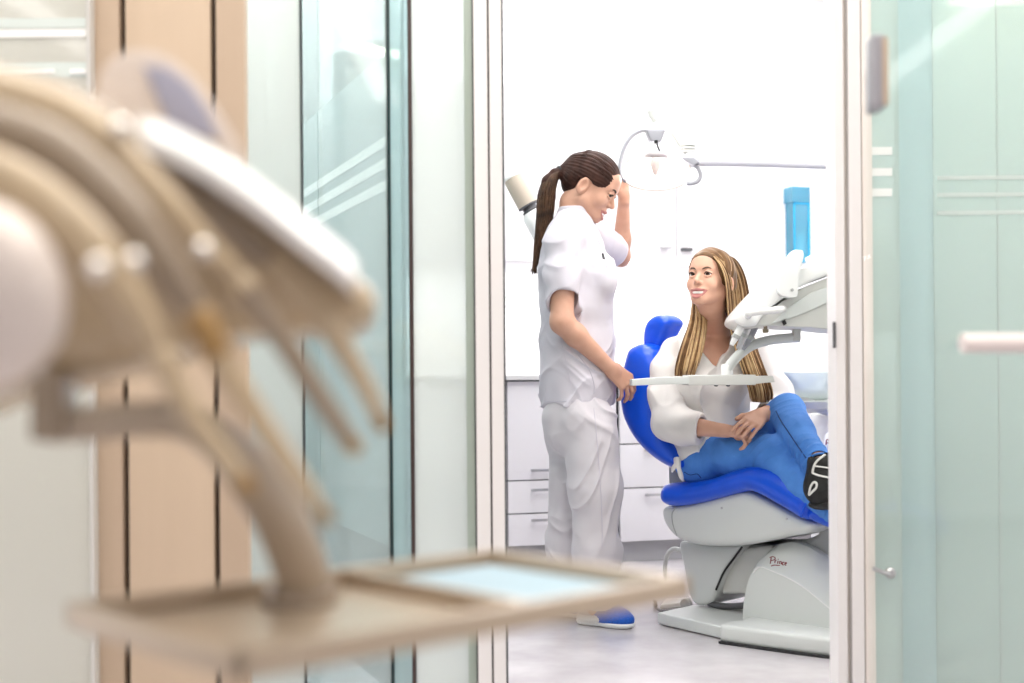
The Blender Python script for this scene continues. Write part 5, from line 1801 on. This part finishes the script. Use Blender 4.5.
def jfold(x, y, z):
    w2 = vnoise(x * 6 + 2, y * 6, z * 6)
    q = vnoise(x * 9, y * 9, z * 9) * 0.004
    # rings of creases bunch up at the knees, the lap and the ankles
    P_ = np.stack([x, y, z], -1)
    for c, v, amp in ((knR, ad2, 0.006), (anL, ad, 0.010), (hipR_, nrm(knR - hipR_), 0.006), (anR, ad2, 0.008), (knL, ad, 0.004)):
        dd = P_ - c
        t = dd @ v
        wgt = np.exp(-(dd ** 2).sum(-1) / (2 * 0.075 ** 2))
        q = q - amp * wgt * ridge_(np.sin(t * 95 + 3.0 * vnoise(x * 11, y * 11, z * 11)))
    q -= 0.005 * ridge_(vnoise(x * 13 + z * 6, y * 9, z * 12 - x * 6)) * np.clip(w2 + 0.4, 0, 1)
    return q + 0.0025
J.disp(jfold)
jea = link_mesh('jeans', J.mesh('jeans', 1), [M['denim']], pat, True)
jea['label'] = 'bright blue denim jeans'
del J
seam('leg_seam', jea, [(776, 411), (781, 421), (789, 433), (797, 445), (806, 458)], 0.0022, M['denimseam'])
seam('pocket_seam', jea, [(684, 472), (690, 475), (697, 474), (701, 478)], 0.0014, M['denimseam'])

# sneakers
def sneaker(an, toe, updir, name, label):
    an, toe = V3(an), V3(toe)
    d = nrm(toe - an); u = nrm(V3(updir) - d * (V3(updir) @ d)); sd = np.cross(u, d)
    L = 0.20
    at = lambda t, s_, z: an + d * (t * L) + sd * s_ + u * z
    lo_ = np.minimum(an, toe) - 0.18; hi_ = np.maximum(an, toe) + 0.18
    F = Field(lo_, hi_, 0.0035)
    F.chain([at(-0.02, 0, 0.045), at(-0.10, 0, -0.03)], [0.048, 0.050], 0.02)
    F.chain([at(-0.1, 0, -0.038), at(0.4, 0, -0.040), at(0.85, 0, -0.048)], [0.050, 0.046, 0.042], 0.03)
    F.chain([at(0.05, 0, 0.0), at(0.45, 0, -0.025)], [0.044, 0.038], 0.03)
    F.plane(at(0, 0, -0.080), -u, 0.004)
    F.rc(at(-0.04, 0, 0.04), at(-0.02, 0, 0.10), 0.036, 0.038, 0.004, 'sub')
    up_ = link_mesh(name, F.mesh('upper', 1), [M['sneaker']], pat, True); up_['label'] = label
    F = Field(lo_, hi_, 0.0035)
    F.ell(at(-0.05, 0, -0.084), (d, sd, u), (0.060, 0.042, 0.018), 0.02)
    F.ell(at(0.40, 0, -0.084), (d, sd, u), (0.10, 0.040, 0.016), 0.03)
    F.ell(at(0.85, 0, -0.084), (d, sd, u), (0.055, 0.046, 0.016), 0.03)
    link_mesh('sole', F.mesh('sole', 1), [M['black']], up_, True)
    return up_
anc = anL + ad * 0.055
sn = sneaker(anc, anc + np.array((0.20, -0.07, 0.03)), (-0.25, 0.0, 0.97), 'sneaker', 'black sneaker with pale curved stripes')
seam('stripe', sn, [(825, 455), (818, 460), (814, 466), (812.5, 473)], 0.0042, M['shoestripe'])
seam('stripe', sn, [(812.5, 473), (819, 475.5), (831, 478)], 0.0034, M['shoestripe'])
seam('stripe', sn, [(814, 466), (822, 467), (832, 468.5)], 0.0026, M['shoestripe'])
seam('stripe', sn, [(809, 494), (810.5, 487), (813.5, 482.5), (816.5, 483.5), (816, 488), (812, 492), (809, 495)], 0.0040, M['shoestripe'])
anc2 = anR + ad2 * 0.04
sneaker(anc2, anc2 + np.array((0.18, -0.08, 0.05)), (-0.3, 0.0, 0.95), 'sneaker', 'black sneaker of the lower foot')

# long hair parted on her left
Hp = Field(HP(0, 0, 0) - np.array((0.20, 0.2, 0.30)), HP(0, 0, 0) + 0.20, 0.0032)
ax = (HP.r, HP.f, HP.u)
Hp.ell(HP(0, -0.013, 0.032), ax, [0.0775, 0.1005, 0.0865], 0.01)
Hp.ell(HP(0.0, -0.055, -0.03), ax, [0.068, 0.048, 0.080], 0.03)
Hp.chain([HP(0, -0.075, -0.03), pq(735, 305, 4.86), pq(737, 345, 4.90)], [0.056, 0.046, 0.046], 0.03)
sl, X, Y, Z = Hp.box(Hp.lo, Hp.lo + Hp.h * Hp.n)
def hreg(X, Y, Z):
    d0, d1, d2 = X - HP.C[0], Y - HP.C[1], Z - HP.C[2]
    f = d0 * HP.f[0] + d1 * HP.f[1] + d2 * HP.f[2]
    u = d0 * HP.u[0] + d1 * HP.u[1] + d2 * HP.u[2]
    poly = [(0.3, 0.092), (0.094, 0.072), (0.080, 0.062), (0.064, 0.046), (0.050, 0.020), (0.036, -0.006), (0.022, -0.03), (0.010, -0.06), (-0.03, -0.10), (-0.036, -0.34), (-0.3, -0.34), (-0.3, 0.3), (0.3, 0.3)]
    return poly_sdf(poly, f, u)
pd = hreg(X, Y, Z); k = 0.008; hh = np.maximum(k - np.abs(Hp.D - pd), 0) / k
Hp.D = (np.maximum(Hp.D, pd) + hh * hh * k * 0.25).astype(np.float32)
Hp.disp(lambda x, y, z: 0.0016 * vnoise(((np.stack([x, y, z], -1) - HP.C) @ HP.f) * 160, x * 0, ((np.stack([x, y, z], -1) - HP.C) @ HP.u) * 9) - 0.0005)
hairP = link_mesh('hair', Hp.mesh('hair', 1), [M['hair2']], pat, True)
hairP['label'] = 'long straight honey blonde hair'
del Hp, pd
rs = np.random.RandomState(11)
groups = {'hair1': ([], []), 'hair2': ([], []), 'hair3': ([], [])}
def lerp_poly(a, b, u): return [(p[0] + (q[0] - p[0]) * u, p[1] + (q[1] - p[1]) * u, p[2] + (q[2] - p[2]) * u) for p, q in zip(a, b)]
# camera-right mass: from the parting over the ear and down over her left shoulder
inner = [(713, 256.5, 4.615), (719, 264, 4.600), (724.5, 277, 4.60), (727, 295, 4.610), (729, 318, 4.635), (735, 345, 4.655), (742, 368, 4.640), (749, 388, 4.635), (752, 402, 4.64)]
outer = [(719, 254.5, 4.66), (733, 258, 4.72), (742, 271, 4.80), (747.5, 292, 4.83), (749, 318, 4.80), (754, 345, 4.74), (763, 370, 4.68), (770, 390, 4.66), (771, 403, 4.66)]
for i in range(430):
    u = rs.rand() ** 0.9
    path = lerp_poly(inner, outer, u)
    j = rs.normal(size=3)
    n = 9 if rs.rand() < 0.7 else rs.randint(7, 9)
    dep = rs.uniform(-0.012, 0.045)
    if u > 0.7: dep = rs.uniform(0, 0.06)
    ps = []
    for t, (x, y, z) in enumerate(path[:n]):
        w_ = t / 8
        ps.append(pq(x + j[0] * 1.0 * w_ + math.sin(t * 1.3 + j[1] * 3) * 0.5 * w_, y, z + dep * min(1, w_ * 2.2)))
    key = rs.choice(['hair1', 'hair2', 'hair3'], p=[0.48, 0.32, 0.20])
    if u > 0.75 or dep > 0.03: key = rs.choice(['hair1', 'hair2'], p=[0.35, 0.65])
    r = rs.uniform(0.0018, 0.0034)
    groups[key][0].append(ps); groups[key][1].append([r * 0.6] + [r] * (n - 2) + [0.0005])
# camera-left mass: sweeps behind the cheek and falls in front of her right shoulder
inner = [(711, 256, 4.66), (704, 258, 4.655), (697, 264, 4.68), (694, 278, 4.79), (700, 300, 4.77), (705, 320, 4.70), (702, 345, 4.655), (697, 366, 4.640), (694, 377, 4.645)]
outer = [(709, 255.5, 4.67), (699.5, 257.5, 4.67), (692.5, 266, 4.70), (690, 280, 4.80), (693, 300, 4.79), (690, 322, 4.71), (682, 347, 4.67), (677, 366, 4.655), (676, 376, 4.66)]
for i in range(260):
    u = rs.rand()
    path = lerp_poly(inner, outer, u)
    j = rs.normal(size=3); n = 9 if rs.rand() < 0.7 else 8
    dep = rs.uniform(-0.008, 0.03)
    s0 = 0 if rs.rand() < 0.3 else 4
    ps = []
    for t, (x, y, z) in enumerate(path[:n]):
        if t < s0: continue
        w_ = t / 8
        ps.append(pq(x + j[0] * 1.0 * w_ + math.sin(t * 1.3 + j[1] * 3) * 0.5 * w_, y, z + dep * min(1, max(0, w_ - 0.3) * 3)))
    key = rs.choice(['hair1', 'hair2', 'hair3'], p=[0.5, 0.25, 0.25])
    r = rs.uniform(0.0018, 0.0032)
    groups[key][0].append(ps); groups[key][1].append([r * 0.6] + [r] * (len(ps) - 2) + [0.0005])
for i in range(460):
    f0 = rs.uniform(-0.085, 0.078); sgn = -1 if rs.rand() < 0.68 else 1
    end = rs.uniform(1.2, 1.75); ps = []
    for t in range(7):
        w_ = t / 6
        th = sgn * (0.10 + end * w_)
        ff = f0 + (0.006 - 0.030 * max(0, f0) / 0.078) * w_ - 0.012 * w_
        e = math.sqrt(max(0.03, 1 - ((ff + 0.013) / 0.1045) ** 2))
        ps.append(HP(0.0815 * e * math.sin(th), ff, 0.033 + 0.0900 * e * math.cos(th)))
    key = rs.choice(['hair1', 'hair2'], p=[0.42, 0.58]); r = rs.uniform(0.0016, 0.0030)
    groups[key][0].append(ps); groups[key][1].append([r] * 6 + [0.0006])
for key, (pa, ra) in groups.items():
    bm = new_bm(); strands(bm, pa, ra, 5, 3)
    obj('hair_strands', bm, M[key], hairP, smooth=True)
# ------------------------------------------------------------------ delivery unit in front of the doorway (out of focus)
K = Upright((-0.2, 0.98), (1, 0.12))
def kp(px, py, off=0.0): return K.hit(px, py, off)
root = thing('delivery_unit', 'large blurred cream delivery unit close in front at the left with curved instrument hoses', 'delivery unit', kp(120, 300, 0.1))
body = [(-110, 96), (-20, 86), (50, 96), (110, 124), (170, 150), (230, 186), (290, 228), (335, 262), (364, 286), (371, 300), (368, 314), (352, 326), (320, 326), (270, 326), (200, 336), (130, 360), (60, 378), (-20, 392), (-110, 400)]
sdf_slab(K, 'body', body, 0.03, 0.26, M['cream'], root, 0.05, h=0.006)
up_e = [(140, 122), (165, 125), (205, 145), (252, 175), (300, 213), (340, 247), (360, 270)]
lo_e = [(140, 132), (164, 141), (204, 162), (250, 192), (298, 230), (336, 259), (354, 275)]
ue = [kp(a, b, 0.09) for a, b in catmull(up_e, 3)]
le = [kp(a, b, -0.055) for a, b in catmull(lo_e, 3)]
bm = new_bm()
bm_loft(bm, [ue, [p.lerp(q, 0.5) + Vector((0, 0, 0.008)) for p, q in zip(ue, le)], le, [p - Vector((0, 0, 0.012)) for p in le], [p + K.n * 0.10 - Vector((0, 0, 0.012)) for p in le]], False, closed_ring=False)
obj('top_highlight', bm, M['unitwhite'], root)  # white strip paints the bright top-lit band of the body
# rounded white grip at the near left corner
bm = new_bm()
tube(bm, [kp(-60, 235, -0.16), kp(-10, 250, -0.17), kp(14, 290, -0.17), kp(4, 335, -0.16), kp(-60, 362, -0.15)], [0.026, 0.030, 0.031, 0.030, 0.026], 20, 6)
obj('grip_handle', bm, M['creamwhite'], root, smooth=True)
# control panel with its screen
pan = [(92, 132), (95, 92), (108, 62), (135, 50), (165, 56), (192, 76), (216, 108), (238, 145), (240, 165), (200, 150), (150, 132)]
bm = new_bm(); prism(bm, [kp(a, b, 0.16) for a, b in catmull(pan, 3, True)], K.n * 0.05, 0.012)
cp = obj('control_panel', bm, M['creamwhite'], root)
bm = new_bm(); prism(bm, [kp(a, b, 0.156) for a, b in [(143, 66), (166, 68), (188, 84), (206, 110), (219, 140), (192, 134), (168, 124), (156, 96)]], K.n * 0.006, 0.001)
obj('screen', bm, M['screen'], cp)
# instrument hoses over the near side of the body, each ending in a handpiece
lanes = [
    (-0.150, [(-120, 140), (-40, 165), (30, 198), (88, 248), (128, 300), (158, 350)], [30, 31, 31, 29, 22, 14], 'cream', 'cream',
     [(158, 350), (186, 405), (214, 445), (240, 478)], [13, 13, 12, 11], 'cream handpiece lying across the curved tray arm of the blurred unit'),
    (-0.105, [(-110, 104), (-30, 124), (50, 152), (120, 212), (168, 270), (196, 310)], [29, 30, 30, 28, 21, 14], 'creamdark', 'brass',
     [(196, 310), (222, 362), (262, 425), (300, 482), (320, 510)], [14, 14, 13, 11, 8], 'long handpiece with amber collar reaching lowest towards the blurred tray'),
    (-0.060, [(-90, 86), (-10, 96), (75, 126), (150, 192), (205, 246), (236, 276)], [27, 28, 27, 23, 15, 11], 'cream', 'creamdark',
     [(236, 276), (270, 320), (310, 382), (338, 424), (349, 440)], [13, 13, 12, 11, 9], 'taupe handpiece with amber tip in the middle of the blurred unit'),
    (-0.020, [(-60, 84), (30, 98), (110, 136), (180, 188), (232, 230), (270, 262)], [24, 25, 24, 20, 14, 11], 'creamdark', 'cream',
     [(270, 262), (304, 296), (334, 334), (366, 388), (379, 417)], [12, 13, 12, 10, 8], 'pale handpiece hanging farthest right on the blurred unit'),
]
for off, hose, hr, hm, pm, hp_, pr, lab in lanes:
    zz = kp(*hose[3], off).y
    bm = new_bm(); tube(bm, [kp(a, b, off) for a, b in hose], [r * zz / FPX for r in hr], 16, 6, flat=(0.85, 1.0))
    obj('hose', bm, M[hm], root, smooth=True)
    r2 = thing('dental_handpiece', lab, 'handpiece', kp(*hp_[-1], off), 'handpieces of the blurred unit')
    bm = new_bm(); tube(bm, [kp(a, b, off) for a, b in hp_], [r * zz / FPX for r in pr], 14, 5)
    obj('body', bm, M['cream' if pm == 'brass' else pm], r2, smooth=True)
    a, b = kp(*hp_[0], off), kp(*hp_[1], off)
    bm = new_bm(); ra = pr[0] * zz / FPX * 1.18
    lathe(bm, a, b, [(0, ra * 0.8), (0.006, ra), ((b - a).length * (0.9 if pm == 'brass' else 0.35), ra)], 16)
    obj('collar', bm, M['brass'] if pm == 'brass' else M['cream'], r2)
    a, b = kp(*hp_[-1], off), kp(*hp_[-2], off)
    bm = new_bm(); lathe(bm, a, a + (a - b), [(0, pr[-1] * zz / FPX), (0.008, pr[-1] * zz / FPX * 1.05), (0.012, pr[-1] * zz / FPX * 0.5)], 12)
    obj('tip', bm, M['brass'], r2)
# polished spheres added to catch bright glints along the hoses
for px, py, off in ((120, 128, -0.075), (98, 268, -0.19), (203, 250, -0.09), (134, 262, -0.15)):
    c = kp(px, py, off)
    bm = new_bm(); bmesh.ops.create_uvsphere(bm, u_segments=18, v_segments=12, radius=0.007); bmesh.ops.translate(bm, verts=bm.verts, vec=c)
    o = obj('glint_sphere', bm, M['chrome'], root, smooth=True)
# bracket and curved arm down to the tray
bm = new_bm(); prism(bm, [kp(a, b, 0.02) for a, b in [(30, 372), (64, 372), (64, 440), (28, 442)]], K.n * 0.05, 0.006)
obj('arm_bracket', bm, M['creamdark'], root)
zt = 0.70
bm = new_bm()
tube(bm, [kp(46, 426, 0.045), kp(90, 424, 0.045), kp(140, 419, 0.05), kp(182, 421, 0.06), kp(218, 440, 0.08), kp(250, 475, 0.10), kp(280, 520, 0.12), kp(298, 560, 0.14), kp(302, 580, 0.15)],
     [0.014, 0.014, 0.0145, 0.0155, 0.018, 0.021, 0.023, 0.024, 0.024], 16, 6, flat=(1.0, 1.0))
obj('tray_arm', bm, mat('warm grey arm', (0.46, 0.385, 0.305), 0.3, noise=0.03), root, smooth=True)
# the tray: two compartments inside a raised rim
Fc, Rc, Lc, Bc = [G(*q, zt) for q in ((236, 652), (692, 576), (54, 608), (545, 546))]
av = Rc - Fc; bv = ((Lc - Fc) + (Bc - Rc)) / 2
an_ = av.normalized(); bn = Vector((-an_.y, an_.x, 0)); wb = bv.dot(bn) * 1.10; wa = av.length
tm = Matrix(((an_.x, bn.x, 0, Fc.x), (an_.y, bn.y, 0, Fc.y), (0, 0, 1, 0), (0, 0, 0, 1)))
tz = zt - 0.021
bm = new_bm(); bm_box(bm, (0.004, 0.004, tz), (wa - 0.004, wb - 0.004, tz + 0.005), 0.001, 1, tm)
tray = obj('tray', bm, M['tray'], root)
bm = new_bm()
bm_box(bm, (0, 0, tz), (wa, 0.012, zt), 0.004, 2, tm); bm_box(bm, (0, wb - 0.012, tz), (wa, wb, zt), 0.004, 2, tm)
bm_box(bm, (0, 0, tz), (0.012, wb, zt), 0.004, 2, tm); bm_box(bm, (wa - 0.012, 0, tz), (wa, wb, zt), 0.004, 2, tm)
obj('tray_rim', bm, M['tray'], tray)
td = (G(556, 604, zt) - Fc).dot(an_)
bm = new_bm(); bm_box(bm, (td - 0.006, 0.006, tz), (td + 0.006, wb - 0.006, zt - 0.002), 0.003, 2, tm)
obj('tray_divider', bm, M['tray'], tray)
bm = new_bm(); bm_box(bm, (td + 0.012, 0.018, tz + 0.0052), (wa - 0.018, wb - 0.018, tz + 0.0075), 0.0005, 1, tm)
obj('tray_liner', bm, M['paper'], label='pale blue paper liner in the right half of the blurred tray', cat='tray liner')
c = G(300, 585, zt)
bm = new_bm(); lathe(bm, Vector((c.x, c.y, tz + 0.004)), Vector((c.x, c.y, 2)), [(0, 0.034), (0.01, 0.034), (0.02, 0.026)], 24)
obj('arm_socket', bm, M['creamdark'], root)
# suspension arm that carries the unit, out to the left of the view
bm = new_bm(); tube(bm, [kp(-60, 250, 0.18), kp(-200, 240, 0.25), kp(-420, 230, 0.35)], 0.035, 14, 4)
obj('support_arm', bm, M['creamwhite'], root)
